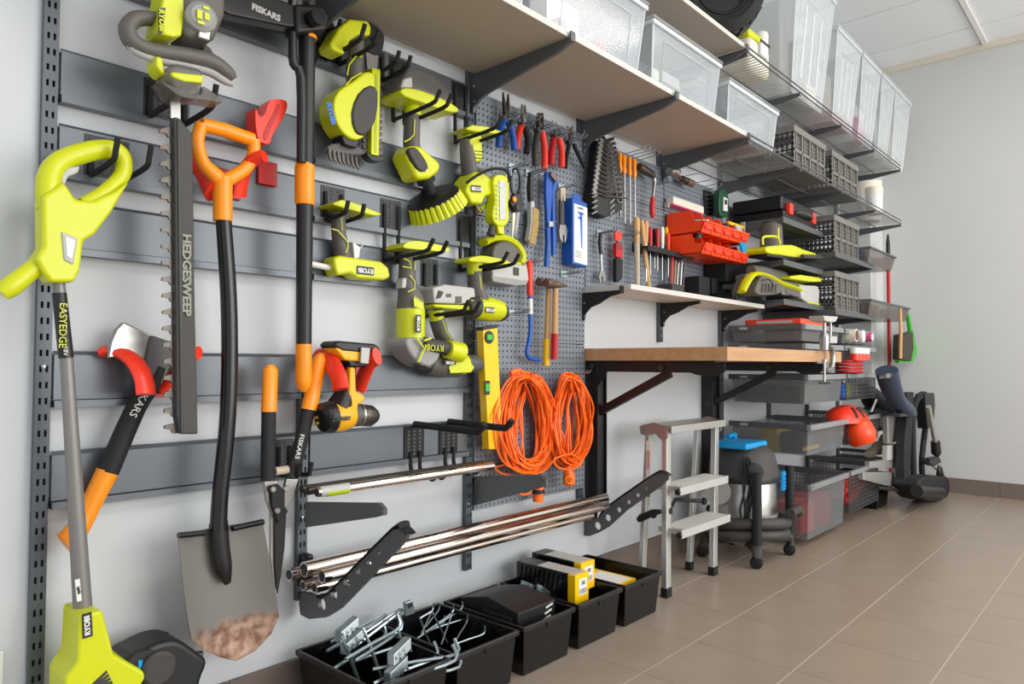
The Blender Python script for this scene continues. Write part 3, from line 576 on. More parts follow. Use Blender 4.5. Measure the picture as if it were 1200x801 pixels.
# yellow and black drill
t=th('cordless_drill','yellow and black drill hanging upside down on a red hook','drill'); P=H(.12)
ft=ob('battery_foot',G().slab(P,[(381,405),(386,399),(432,403),(438,409),(434,416),(392,412)],.07,.035),'black',t,.008); ob('foot_trim',G().slab(P,[(384,408),(394,404),(436,411),(432,420),(420,424),(396,422)],.06,.033),'dyellow',t,.005)
ob('belt_clip',G().slab(P,[(412,407),(422,408),(420,426),(411,425)],.006,.044),'lgrey',t,.001)
ob('neck',G().slab(P,[(397,418),(428,420),(422,430),(404,430)],.05,.028),'black',t,.006)
ob('grip',G().tb(P,[(407,428,9),(408,448,8.5),(402,466,12),(396,478,14)],14,1.2,3),'black',t)
ob('grip_front',G().slab(P,[(402,430),(409,430),(410,458),(419,462),(421,468),(412,474),(412,484),(404,476),(401,462)],.05,.030),'dyellow',t,.006)
ob('motor_cap',G().tb(P,[(375,490,12),(378,489,17),(388,488,19)],20,1.05),'black',t)
for dy in (-7,0,7): ob('cap_stripe',G().slab(V(wx(374,490,.12)),[(368-abs(dy)*.0,488+dy),(372,487+dy),(372,490+dy),(368,491+dy)],.004),'dyellow',t)
bd=ob('motor_body',G().tb(P,[(387,488,18.5),(400,487,18.5),(410,486,15)],20,1.05),'dyellow',t)
text('DEWALT',pt(H(.1705),400.5,490),(-1,0,0),(0,0,-1),.0125,'black',bd,bold=.001); 
for k in range(3): ob('vent',G().slab(H(.165),[(391,480+k*5),(393.5,480+k*5),(393.5,482.5+k*5),(391,482.5+k*5)],.003),'black',bd)
ob('torque_ring',G().tb(P,[(409,486,14),(418,486,13.5)],20),'dgrey',t); ob('chuck_sleeve',G().tb(P,[(417,486,11.5),(421,486,13),(434,487,12.5),(440,487,8),(443,487,4)],20),'dsteel',t); ob('metal_ring',G().tb(P,[(420,486,13.2),(422,486,13.2)],20),'steel',t)
red_hook(W3([(372,418,.05),(380,417,.08),(390,428,.13),(397,442,.16),(399,456,.17)]),W3([(442,417,.17),(434,423,.14),(427,438,.11),(421,456,.09)]),.024,'red padded double hook holding the yellow and black drill',(wx(408,445),.82))
# spirit level
t=th('spirit_level','yellow spirit level standing upright against the pegboard','spirit level'); P=H(.075)
ob('body',G().slab(P,[(562,385),(579,382),(585,525),(569,526)],.03,.015),'yellow',t,.002); ob('end_cap',G().slab(P,[(562,383.5),(579,380.5),(579,384),(562,387)],.034,.017),'black',t)
ob('vial_ring',G().lathe(pt(H(.0905),573,395),(0,-1,0),[(0,.021),(.003,.020)],22),'black',t); ob('vial',G().box(*(lambda c:(c.x-.013,c.x+.013,c.y-.006,c.y,c.z-.009,c.z+.009))(pt(H(.0905),573,395))),'green',t,.002)
c=pt(H(.0905),570,454); ob('vial_window',G().box(c.x-.012,c.x+.014,c.y-.003,c.y,c.z-.022,c.z+.022),'black',t,.002); ob('vial',G().box(c.x-.008,c.x+.012,c.y-.006,c.y-.001,c.z-.013,c.z+.013),'green',t,.003)
# ================================================================== HAND TOOLS ON THE PEGBOARDS
def plate(pl,out,holes,t_):
    o=pt(pl,*out[0]); r=Vector((1,0,0)) if pl[0]=='H' else Vector((0,-1,0)); u=Vector((0,0,1)); n=r.cross(u); cu_=bpy.data.curves.new('t','CURVE'); cu_.dimensions='2D'; cu_.fill_mode='BOTH'; cu_.extrude=t_/2
    def add(ps):
        s=cu_.splines.new('POLY'); s.points.add(len(ps)-1); s.use_cyclic_u=True
        for q,(a,b) in zip(s.points,ps): q.co=(a,b,0,1)
    f=lambda p:((p-o).dot(r),(p-o).dot(u))
    add([f(pt(pl,*p)) for p in out])
    for x,y,rp in holes:
        c=pt(pl,x,y); rr=rp; a,b=f(c); add([(a+rr*math.cos(k*math.pi/8),b+rr*math.sin(k*math.pi/8)) for k in range(16)])
    to=bpy.data.objects.new('t',cu_); COL.objects.link(to); bpy.context.view_layer.update()
    me=bpy.data.meshes.new_from_object(to.evaluated_get(bpy.context.evaluated_depsgraph_get())); bpy.data.objects.remove(to)
    X=Matrix((r,u,n)).transposed().to_4x4(); X.translation=o-n*t_/2; me.transform(X)
    g=G(); g.v=[tuple(v.co) for v in me.vertices]; g.f=[tuple(p.vertices) for p in me.polygons]; return g
def pegs(x,z,n=1,sp=.02,label=''):
    pass
def zpeg(px,py,label,L=.07,n=2,d=.025,gr=None):
    q=pt(H(d),px,py); t=th('peg_hook',label,'hook',gr)
    ob('plate',G().box(q.x-.008,q.x+.008+.02*(n-1),-.030,-.025,q.z-.012,q.z+.014),'zinc',t,.001)
    for k in range(n): ob('prong',G().tube([(q.x+k*.02,-.028,q.z),(q.x+k*.02,-.028-L,q.z+.002),(q.x+k*.02,-.03-L-.008,q.z+.012)],.0025,6),'zinc',t)
def pliers(label,jaws,piv,h1,h2,m1,m2,d=.06,jr=2.6,hr=3.4,jm='dsteel',pm_='dsteel'):
    t=th('pliers',label,'pliers'); P=H(d)
    for j in jaws: ob('jaw',G().tb(P,[(x,y,r) for x,y,r in j],8,1.4),jm,t)
    ob('pivot',G().lathe(pt(H(d+.012),*piv),(0,1,0),[(0,.010),(.02,.010)],12),pm_,t)
    ob('handle',G().tb(P,[(x,y,hr) for x,y in h1],10,1.3,3),m1,t); ob('handle',G().tb(P,[(x,y,hr) for x,y in h2],10,1.3,3),m2,t)
    x=piv[0]; zpeg(x-5,piv[1]-1,'small zinc peg hook under the '+label.split(' hanging')[0],n=2)
    return t
pliers('blue handled long-nose pliers hanging at the left of the plier row',[[(589.5,108,.8),(590.5,122,2),(592,137,3)],[(595.5,110,.8),(595,122,2),(593,137,3)]],(592.5,138),[(590,141),(586,153),(584,172)],[(595,142),(600,154),(603,176)],'blue','blue')
pliers('red and black long-nose pliers hanging second in the plier row',[[(611.5,122,.8),(612,132,2),(613.5,144,3)],[(614.8,123,.8),(615,132,2),(614,144,3)]],(614,145),[(611,147),(607,160),(606,175)],[(615,148),(619,164),(617,179)],'red','matte',jm='steel')
pliers('slim combination pliers hanging third with one red and one grey handle',[[(631,133,2),(630.5,142,2.6),(632,150,3.5)],[(634.5,133,2),(634.5,142,2.6),(633,150,3.5)]],(632,152),[(630,155),(627,174),(627.5,194)],[(635,154),(638,174),(638,198)],'gripd','red')
pliers('short red and black side cutters hanging fourth in the plier row',[[(650,151,1.5),(651,158,3.2)],[(654,151,1.5),(653,158,3.2)]],(652,159),[(649,162),(646.5,176),(646,193)],[(655,162),(658,176),(658,196)],'redd','red',jm='steel')
pliers('thin black circlip pliers with bent tips hanging fifth in the plier row',[[(664,148,.6),(667,150,.8),(668.5,166,2)],[(671,148,.6),(669.5,150,.8),(669.5,166,2)]],(669,166),[(667,169),(664,183),(663,197)],[(672,169),(679,184),(685,196)],'rubber','rubber',hr=2)
# scissors
t=th('scissors','shears with dark oval handles and an orange screw beside the work light','scissors'); P=H(.06)
def ring(pl,cx,cy,rx,ry,r,n=18,rot=0): return [pt(pl,cx+rx*math.cos(a)*math.cos(rot)-ry*math.sin(a)*math.sin(rot),cy+rx*math.cos(a)*math.sin(rot)+ry*math.sin(a)*math.cos(rot)) for a in [2*math.pi*k/n for k in range(n)]]
ob('handle',G().tube(ring(P,604,213,5.5,16,0),.005,8,closed=True),'black',t); ob('handle',G().tb(H(.05),[(593,205,2.5),(592,222,3),(597,236,3.5),(604,245,3.5)],8,1,3),'lgrey',t)
ob('handle_root',G().slab(P,[(600,228),(609,226),(611,238),(609,248),(602,249),(596,238)],.02,.01),'black',t,.003)
ob('adjusting_screw',G().lathe(pt(H(.072),602.5,233.5),(0,-1,0),[(0,.010),(.004,.009)],14),'orange',t); ob('pivot',G().lathe(pt(H(.072),606,243),(0,-1,0),[(0,.011),(.005,.009)],14),'gripd',t)
ob('blade',G().slab(P,[(601,249),(605,249),(603,266),(600,283)],.004),'cream',t); ob('blade',G().slab(P,[(605,249),(608,249),(606,266),(602,279)],.004,.005),'steel',t)
# wire brush
t=th('wire_brush','wire brush with black handle and brassy bristles on the pegboard','brush'); P=H(.055)
ob('handle',G().tb(P,[(622,203,3.5),(621,220,4.2),(621.5,236,3.6)],10),'black',t); ob('handle_slot',G().slab(H(.067),[(622,207),(624.5,208),(624,233),(622,232)],.002),'gripd',t)
ob('spine',G().slab(P,[(620,236),(624,236),(624,262),(620,284),(617,281),(620,262)],.02,.01),'lgrey',t,.002)
g=G()
for k in range(13):
    for j in range(3): y=244+k*3.2; x=624-(max(0,k-5)*.55); g.tb(H(.045+.01*j),[(x,y,1.6),(x+7-random.random()*1.5,y+3,2.0)],5)
stuff(ob('bristles',g,'brass',t))
zpeg(617,203,'small zinc peg hook holding the wire brush'); zpeg(597,196,'small zinc peg hook beside the shears'); zpeg(655,220,'small zinc peg hook holding the adjustable wrench')
# pipe wrench
t=th('pipe_wrench','blue Swedish pipe wrench hanging upright with an open jaw','wrench'); P=H(.06)
ob('fixed_arm',G().slab(P,[(639,201),(643,201),(646,212),(646,222),(644,252),(643,285),(642,312),(638.5,312),(640,285),(639.5,250),(638,225)],.016,.008),'blue',t,.003)
ob('moving_arm',G().slab(P,[(644,203),(651,208),(652,214),(648,226),(648.5,250),(650,280),(649,298),(646,300),(646,282),(645.5,250),(645,226),(647,214)],.014,.010),'blue',t,.003)
ob('jaw',G().slab(P,[(641,202),(650,211),(647,214),(641,207)],.014,.02),'rust',t,.001); ob('size_label',G().slab(P,[(639.3,260),(644,260),(644,266),(639.3,266)],.002,.017),'lgrey',t)
# adjustable wrench
t=th('adjustable_wrench','adjustable wrench with a dark grip hanging jaws down beside the blue case','wrench'); P=H(.05)
ob('handle',G().tb(P,[(658,222,3),(658,240,4),(658,264,4)],10,.8),'gripd',t); ob('hanging_end',G().slab(P,[(655,220),(661,220),(661,236),(656,236)],.012,.008),'beige',t,.002)
ob('head',G().slab(P,[(655,263),(661,263),(664,270),(662,282),(660,285),(660,276),(658,276),(658,285),(655,280),(653.5,271)],.016,.008),'steel',t,.002)
# calliper case
t=th('calliper_case','blue case with a white card printed with a calliper, on the pegboard','case'); P=H(.075)
ob('case',G().slab(P,[(671,231),(688,238),(688,313),(671,309)],.05),'blue',t,.003); cd=ob('card',G().slab(P,[(672.5,238),(688,243.5),(688,311),(672.5,306.5)],.001,.001),'paper',t)
g=G()
for q in ([(679,248),(682,249.5),(682,291),(681,291)],[(677,247.5),(684,250),(684,252),(677,250)],[(677,253.5),(681,255),(681,257),(677,256)]): g.slab(P,q,.0005,.002)
ob('printed_calliper',g,'bluec',cd); text('CALIPER',pt(H(.0775),680,244),(1,0,0),(0,0,1),.010,'gripd',cd)
g=G()
for k in range(4): g.slab(P,[(674,293+k*2.2),(681,295+k*2.2),(681,295.8+k*2.2),(674,293.8+k*2.2)],.0005,.002)
ob('small_print',g,'grey',cd); ob('hanging_tab',G().slab(P,[(674,226),(683,228),(683,236),(674,233)],.004,-.01),'blue',t)
# spanner rack with 12 spanners
t=th('spanner_rack','black stepped plastic rack holding twelve combination spanners','rack'); P=H(.05)
ob('spine',G().slab(P,[(696,165),(702,166),(704,225),(702,256),(694,252),(690,222)],.03,.015),'matte',t,.003)
ob('lower_holder',G().slab(P,[(689,222),(703,226),(721,226),(722,247),(703,256),(689,249)],.05,.03),'black',t,.004)
for k in range(4):
    for q in ([(694,231),(700,228)],[(715,238),(720,233)]): ob('size_slot',G().tube([pt(H(.083),a,b+k*6.5) for a,b in q],.0022,5),'lgrey',t)
for k in range(12):
    y=163+k*5.4; l=696-k*.75; r=711+k*1.0
    ob('step',G().slab(P,[(l+3,y-1.5),(703,y+3.6),(r,y-.8),(r,y+2.6),(703,y+7.6),(l+3,y+2.6)],.03,.037),'black',t,.001)
    s=th('spanner','%s spanner in the black stepped rack'%(['topmost and smallest','second from the top','third from the top','fourth from the top','fifth from the top','sixth from the top','seventh from the top','eighth from the top','ninth from the top','tenth from the top','second lowest','lowest and largest'][k]),'spanner','spanners in the black rack')
    S=H(.055); y+=4
    ob('shank',G().slab(S,[(l+2,y-.5),(703,y+4.6),(r+3,y+2.6+k*.3),(r+3,y+4.4+k*.3),(703,y+6.2),(l+2,y+1)],.008,.035),'dsteel',s,.001)
    ob('open_end',G().slab(S,[(l-3,y-3),(l+1,y-3.5),(l+3,y-1),(l+3,y+2),(l,y+3),(l-4,y+2),(l-1,y+.5),(l-1,y-1)],.009,.036),'steel',s,.001)
    ob('ring_end',G().tube(ring(H(.085),r+4.5,y+3.5+k*.35,2.2+k*.12,2.0+k*.12,0,12),.003,6,closed=True),'steel',s)
# four orange screwdrivers
for k,(x,a,b,c) in enumerate(((726,179,201,254),(731,182,203.5,262),(737.3,184,206,262),(743,186,208,264))):
    t=th('screwdriver','orange handled long screwdriver hanging on the pegboard, %s of four'%('leftmost','second','third','rightmost')[k],'screwdriver','orange screwdrivers beside the spanner rack'); P=H(.06)
    ob('handle',G().tb(P,[(x,a,2.2),(x+.2,a+2,2.9),(x+.4,a+12,2.3),(x+.5,b-3,3),(x+.5,b,2.2)],10,1),'orange',t); ob('shank',G().tb(P,[(x+.5,b,1.2),(x+1.0,c-3,1.2),(x+1,c,1.5)],8),'steel',t)
for k in range(4):
    q=pt(H(.03),733+k*5.5,180+k*2.4); solo('peg_hook','thin steel peg above the %s orange screwdriver'%('leftmost','second','third','rightmost')[k],'hook',G().tube([q,q+Vector((0,-.09,.004)),q+Vector((0,-.10,.02))],.0018,6),'zinc',group='steel pegs above the orange screwdrivers')
# mallet-like ratchet
t=th('hammer','small steel-headed hammer with curved shaft and red grip','hammer'); P=H(.07)
ob('head',G().tb(P,[(749,195,4.5),(753,198,5.5),(763,204,4.5),(766,207,3)],14),'dsteel',t); ob('shaft',G().tb(P,[(765,204,2),(767,212,2.6),(766,222,2),(765,233,1.8)],10,1,3),'steel',t); ob('grip',G().tb(P,[(765,231,2.5),(764.5,240,3.6),(764.5,250,3.6),(765,255,2)],12),'redd',t)
zpeg(766,216,'zinc peg hook behind the small steel-headed hammer')
t=th('clamp_cap','round chrome cap tool hanging at the top of the third pegboard','tool'); P=H(.07)
ob('cap',G().tb(P,[(784,201,5),(788,199,6.5),(793,203,6)],16),'steel',t); ob('clip',G().slab(P,[(783,206),(787,207),(787,213),(783,212)],.01),'zinc',t); ob('stem',G().tb(P,[(792,204,2.5),(799,210,2)],8),'dsteel',t)
t=th('torch','small torch with a copper-red end next to the chrome cap tool','torch'); ob('body',G().tb(P,[(799,209,3.5),(805,212,4)],12),'dsteel',t); ob('end',G().tb(P,[(804,212,4.4),(811,215,4.4)],14),'rust',t)
for k,(x,y) in enumerate(((803,206),(815,214),(821,219),(826,222))): q=pt(H(.03),x,y); solo('peg_hook','bare steel peg at the top of the third pegboard, %s of four'%('leftmost','second','third','rightmost')[k],'hook',G().tube([q,q+Vector((0,-.08,0)),q+Vector((0,-.09,.018))],.002,6),'zinc',group='bare pegs at the top of the third pegboard')
t=th('magnetic_bar','pale bar with a pink underside fixed on the third pegboard','bar'); ob('bar',G().box(wx(780,228,.03),wx(816,240,.03),-.07,-.03,wz(780,232,.07)-.012,wz(780,232,.07)+.022),'cream',t,.003); ob('under_strip',G().box(wx(780,228,.03),wx(816,240,.03),-.068,-.032,wz(780,232,.07)-.016,wz(780,232,.07)-.011),'pink',t)
for x in (784,799): q=pt(H(.05),x,240); ob('lug',G().box(q.x-.006,q.x+.006,-.05,-.03,q.z-.01,q.z+.012),'lgrey',t)
t=th('wall_scanner','dark green handheld wall scanner with a white label, beside the wire shelf','scanner'); P=H(.09)
ob('body',G().slab(P,cat([(841,228),(844,221),(849,223),(852,233),(852,250),(849,255),(843,254),(841,246)],2,True),.035,.01),'dgreen',t,.006); ob('label_panel',G().slab(P,[(845.5,231),(850,233),(850,248),(845,247)],.002,.012),'white',t); ob('display',G().slab(P,[(846.5,234),(849,235),(849,240),(846.5,240)],.002,.0135),'black',t)
t=th('clip_plate','black ribbed holder plate between the pale bar and green scanner','holder'); ob('plate',G().slab(H(.03),[(825,222),(836,226),(836,252),(826,250)],.006),'matte',t); g=G()
for i in range(3):
    for j in range(5): g.slab(H(.031),[(827+i*3,227+j*5),(828.4+i*3,227.5+j*5),(828.4+i*3,229+j*5),(827+i*3,228.6+j*5)],.001)
ob('rib',g,'grey',t); ob('strap',G().tube(spl([pt(H(.04),827,228),pt(H(.05),828,250),pt(H(.06),834,268)],4),.003,6),'rubber',t)
# parts bins
def pbin(x0,x1,z,dep,h,label,fill=None):
    t=th('parts_bin',label,'bin','orange-red parts bins on the third pegboard'); y1=-.03; y0=-.03-dep; w_=.003
    side=[(y1,z),(y0+.02,z),(y0,z+h*.45),(y0+dep*.26,z+h*.52),(y0+dep*.34,z+h),(y1,z+h)]
    for xa in (x0,x1-w_): ob('side_wall',G().prism([(xa,a,b) for a,b in side],(w_,0,0)),'bin',t)
    ob('base',G().box(x0,x1,y0+.02,y1,z,z+w_),'bin',t); ob('rear_wall',G().box(x0,x1,y1-w_,y1,z,z+h),'bin',t)
    ob('front_lip',G().prism([(x0,y0+.02,z),(x0,y0,z+h*.45),(x0,y0+w_,z+h*.47),(x0,y0+.023,z+.002)],(x1-x0,0,0)),'bin',t)
    ob('rim',G().box(x0,x1,y0-.003,y0+.003,z+h*.42,z+h*.50),'bin',t,.001)
    ob('label_holder',G().box(x0+.015,x1-.015,y0+.002,y0+.008,z+h*.14,z+h*.30),'red',t)
    if fill=='blue': ob('card',G().obox((x0+.02,y0+.0,z+h*.5),(x1-x0-.03,0,0),(0,.01,0),(0,.02,h*.75)),'sky',t)
    if fill=='white': ob('card',G().obox((x0+.02,y0+.02,z+h*.4),(x1-x0-.03,0,0),(0,.01,0),(0,.02,h*.5)),'lgrey',t)
    return t
xa=wx(778,250,.03)
nm=['leftmost','second','third','fourth','rightmost']
z1=pt(V(xa),790,271).z; 
for k in range(5): pbin(2.822+k*.091,2.822+k*.091+.088,1.437,.19,.10,'orange-red parts bin in the upper row, %s of five'%nm[k],'white' if k==4 else None)
xb=wx(792,280,.03)-.02
for k in range(5): pbin(2.822+k*.091,2.822+k*.091+.088,1.345,.19,.088,'orange-red parts bin in the lower row, %s of five'%nm[k],'blue' if k==4 else None)
t=th('fittings','loose steel fittings lying in the second upper parts bin','fittings'); 
for k in range(3): x=2.90+k*.022; ob('fitting',G().tube([(x,-.13-.01*k,1.505),(x+.02,-.16,1.508+.003*k)],.010,10),'steel',t)
for k,(xx,zz) in enumerate(((3.14,1.50),(2.865,1.42))): solo('round_fitting','small round black fitting lying in the %s row of parts bins'%('upper','lower')[k],'fitting',G().lathe((xx,-.16,zz),(0,-.3,1),[(0,.02),(.02,.018),(.024,.01)],12),'black')
t=th('yellow_lever','yellow bar lying across the end of the upper parts bins','tool'); q=pt(H(.12),852,262); ob('bar',G().box(q.x-.02,q.x+.16,-.14,-.12,q.z-.008,q.z+.008),'yellow',t,.002); ob('post',G().box(q.x+.155,q.x+.163,-.14,-.12,q.z-.06,q.z+.03),'lgrey',t)
# tool bar with brushes, chisels and screwdrivers
xs=wx(742,290,.03); xe=wx(796,300,.03)
t=th('tool_holder','narrow black holder bar with holes under the orange screwdrivers','holder'); zh=wz(745,290,.06); g=G().box(xs,xe,-.10,-.025,zh,zh+.008); g.box(xs,xe,-.103,-.098,zh-.012,zh+.01); g.box(xs,xe,-.03,-.025,zh-.012,zh+.03); ob('bar',g,'matte',t,.001)
def stick(x,top,hb,bot,m1,m2,name,label,cat_,r=.010,r2=.003,d=.065,lean=0,grp=None):
    t=th(name,label,cat_,grp); P=H(d); a=pt(P,x,top); c=pt(P,x+lean*.4,hb); e=pt(P,x+lean,bot); g=G().tube([a,a.lerp(c,.15),a.lerp(c,.6),c],[r*.7,r,r*.9,r*.75],10)
    ob('handle',g,m1,t); ob('shank' if m2=='steel' else 'lower_part',G().tube([c,e],[r2,r2*.9],8),m2,t)
stick(746,255,285,341,'wood2','beige','paintbrush','pale wooden brush standing at the left end of the black holder','brush',.015,.012,lean=1)
stick(752,258,295,341,'wood2','wood2','wooden_stick','long pale wooden stick leaning in the black holder','stick',.011,.010,lean=9)
stick(757,259,285,330,'wood2','steel','chisel','wooden handled chisel in the black holder','chisel',.012,.005)
for k,(x,a,b,c,m,l) in enumerate(((762,266,289,322,'redd','dark red screwdriver, leftmost red one in the black holder'),(770.5,268,290,317,'redd','screwdriver with a red handle left of the red and white one'),(776,266,291,328,'white','red and white screwdriver in the middle of the black holder'),(783,273,293,324,'red','short bright red screwdriver in the black holder'),(794,273,294,320,'redd','tilted red screwdriver at the right end of the black holder'))):
    stick(x,a,b,c,m,'steel','screwdriver',l,'screwdriver',.010,.0028,lean=(-3 if k==4 else 0))
for k,(x,y) in enumerate(((767,268),(781,266))): stick(x,y,288,315,'matte' if k==0 else 'yellow','steel','screwdriver',('black handled screwdriver between two red ones','yellow-topped screwdriver behind the short red one')[k],'screwdriver',.009,.0028,d=.045)
# lower cups
def cup(px0,px1,py0,py1,d0,d1,label,m='matte'):
    a=pt(H(d1),px0,py1); b=pt(H(d1),px1,py1); c=pt(H(d1),px0,py0); z0=a.z; z1=z0+abs(c.z-a.z); x0=a.x; x1=b.x; w_=.003; t=th('storage_cup',label,'cup')
    g=G().box(x0,x1,-d1,-d1+w_,z0,z1); g.box(x0,x1,-d0-w_,-d0,z0,z1); g.box(x0,x0+w_,-d1,-d0,z0,z1); g.box(x1-w_,x1,-d1,-d0,z0,z1); g.box(x0,x1,-d1,-d0,z0,z0+w_); ob('cup',g,m,t,.001); ob('rim',G().box(x0-.001,x1+.001,-d1-.002,-d1,z1-.006,z1),m,t); return t
cup(787,802,332,343,.03,.10,'low dark grey cup of drills and files on the third pegboard','gripd')
cup(819,832,323,344,.03,.12,'wide black cup right of the cup of files')
cup(834,846,325,344,.03,.10,'small dark cup between the two bigger black cups')
cup(850,862,306,330,.03,.14,'upper black cup at the right end below the parts bins')
cup(850,862,338,356,.03,.14,'lower black cup at the right end of the short pale shelf')
for k,(x,a,b,m,r) in enumerate(((786,297,332,'redd',.008),(790,305,334,'brass',.004),(793,308,335,'steel',.004),(797,303,335,'steel',.005),(800,310,335,'dsteel',.004),(784,300,334,'gripd',.004))):
    solo('file','%s standing in the low grey cup'%('red handled file','thin brass rod','thin bright file','broad steel rasp','dark drill bit','thin dark rod')[k],'file',G().tube([pt(H(.07),x+2,a),pt(H(.07),x,b+3)],[r,r],8),m)
for x,l in ((727,'above the red hex key set'),(700,'holding the small ratchet spanner'),(658,'empty, above the hammer handles'),(612,'holding the blue pry bar'),(595,'next to the tip of the impact driver')): zpeg(x,{727:276,700:273,658:321,612:308,595:367}[x],'small zinc peg hook '+l)
t=th('ratchet_spanner','slim spanner with a black striped grip hanging below the spanner rack','spanner'); P=H(.05)
ob('grip',G().tb(P,[(704,273,2.2),(703,284,2.6),(704,298,2)],10),'black',t)
for k in range(5): ob('stripe',G().tb(P,[(705.2,275+k*4,1.5),(705.2,277+k*4,1.5)],6),'lgrey',t)
ob('shank',G().tb(P,[(704,297,1.5),(705,318,1.5)],8),'steel',t); ob('head',G().slab(P,[(703,317),(707,317),(709,324),(708,331),(706,329),(706,324),(704,324),(704,330),(702,330),(701,324)],.01,.005),'steel',t,.001)
t=th('hex_key_set','red folding hex key set hanging on the second pegboard','hex keys'); P=H(.055)
ob('hanger',G().slab(P,[(720,271),(727,272),(728,280),(724,283),(720,281)],.01,.005),'red',t,.002); ob('case',G().slab(P,[(720,285),(724,283),(728,292),(727,303),(720,301)],.02,.01),'redd',t,.003); ob('lower_case',G().slab(P,[(720,302),(728,304),(727.5,326),(722,331),(720,330)],.02,.01),'matte',t,.003)
for k in range(3): ob('key',G().tube([pt(H(.07),723,285+k*3),pt(H(.07),730,284+k*3),pt(H(.07),730.5,286+k*3)],.0018,6),'steel',t)
# pry bar and hammers
t=th('pry_bar','blue pry bar with a red grip and hooked end hanging left of the hammers','pry bar'); P=H(.06)
ob('grip',G().tb(P,[(620.5,305,2.5),(620.5,307,3.7),(621,345,3.7),(621,347,3)],12),'red',t); ob('bar',G().tb(P,[(621,346,2.6),(621.5,385,2.5),(620,400,2.6),(617.5,410,2.6),(619,418,2.8),(626,421,2.6),(634,422,1.6)],10,1,3),'blue',t); ob('sleeve_label',G().tb(P,[(621.3,350,3),(621.5,368,3)],10),'white',t)
for k,(hx,hy,hl,w0,w1,ec,l) in enumerate(((643,334,(631,330),(643,338),(641,398),'yellow','claw hammer with a wooden handle and yellow grip, left of two'),(652,333,(640,331),(651,338),(650,392),'redd','hammer with a wooden handle and red grip, right of two'))):
    t=th('hammer',l,'hammer'); P=H(.06+.03*k)
    ob('head',G().tb(P,[(hl[0],hl[1],5),(hl[0]+5,hl[1]+.5,5),(hl[0]+7,hl[1]+1,3.6),(hx,hy,4.4),(hx+6,hy+1,3),(hx+12,hy+2,1.5)],10,1.0),'rust',t)
    ob('handle',G().tb(P,[(w0[0],w0[1],2.6),((w0[0]+w1[0])/2,(w0[1]+w1[1])/2,3.1),(w1[0],w1[1],3.3)],10,1.2),'wood2',t); e=(640,428) if k==0 else (649,421)
    ob('grip',G().tb(P,[(w1[0],w1[1]-1,3.8),(e[0],e[1],3.6)],10,1.2),ec,t)
# cables
def coil(cx0,cx1,yt,yb,n,d,label,plug):
    t=th('cable_coil',label,'cable'); rnd=random.Random(cx0); pts=[]; cx=(cx0+cx1)/2; hw=(cx1-cx0)/2
    for k in range(n):
        w_=hw*(.30+.70*rnd.random()**.7); o=rnd.uniform(-.22,.22)*hw*(1-.6*0); yb_=yb-rnd.random()*18; dd=d+rnd.uniform(-.03,.03); ytk=yt+rnd.random()*10; ph=rnd.uniform(-.25,.25)
        for j in range(14):
            a=2*math.pi*j/14+math.pi/2; s_=math.sin(a+0); c_=math.cos(a)
            y=(ytk+yb_)/2-(yb_-ytk)/2*s_; sh=abs(c_)**.8*(1 if c_>0 else -1); tp=max(0,s_)
            x=cx+o+w_*sh*(1-.25*tp)*(1+.10*math.sin(3*a+ph*14))+hw*ph*.5*s_+rnd.uniform(-2,2)
            pts.append(pt(H(dd+.02*math.sin(a*2+ph*8)),x,y))
    ob('cable_loops',G().tube(spl(pts,3),.0036,6),'cord',t)
    return t
t=coil(583,650,436,556,38,.075,'large orange extension cable coil hanging on the pegboard, left of two',None); P=H(.075)
ob('loose_end',G().tube(spl([pt(P,612,540),pt(P,590,545),pt(P,580,548),pt(P,590,555),pt(P,616,560)],5),.0036,6),'cord',t); ob('loose_end',G().tube(spl([pt(P,598,572),pt(P,612,579),pt(P,622,576),pt(P,622,566),pt(P,626,556)],5),.0036,6),'cord',t)
ob('tie',G().tb(H(.09),[(598,437,3),(606,434,3.5),(614,437,3)],8),'cord',t)
pg=ob('plug',G().tb(P,[(631,568,6),(631,578,7),(630,588,6)],12),'cord',t); ob('plug_band',G().tb(P,[(630.5,573,7.6),(630.5,577.5,7.6)],12),'black',pg)
t=coil(646,692,436,548,28,.07,'smaller orange extension cable coil hanging on the pegboard, right of two',None)
ob('waist_wrap',G().tube(spl([pt(H(.12),650,538),pt(H(.13),668,532),pt(H(.12),680,540),pt(H(.12),672,549),pt(H(.13),655,548)],4,True),.0036,6,closed=True),'cord',t)
pg=ob('plug',G().tb(H(.09),[(665,545,4),(666,552,5.5),(667,558,7.5),(667,566,7),(667,569,4)],14),'cord',t); ob('plug_ring',G().tube(ring(H(.115),667,562,4,4,0,12),.002,6,closed=True),'orange',pg)
for x,y in ((604,438),(668,437)): zpeg(x,y,'zinc peg hook inside the %s orange cable coil'%('left','right')[x>650])
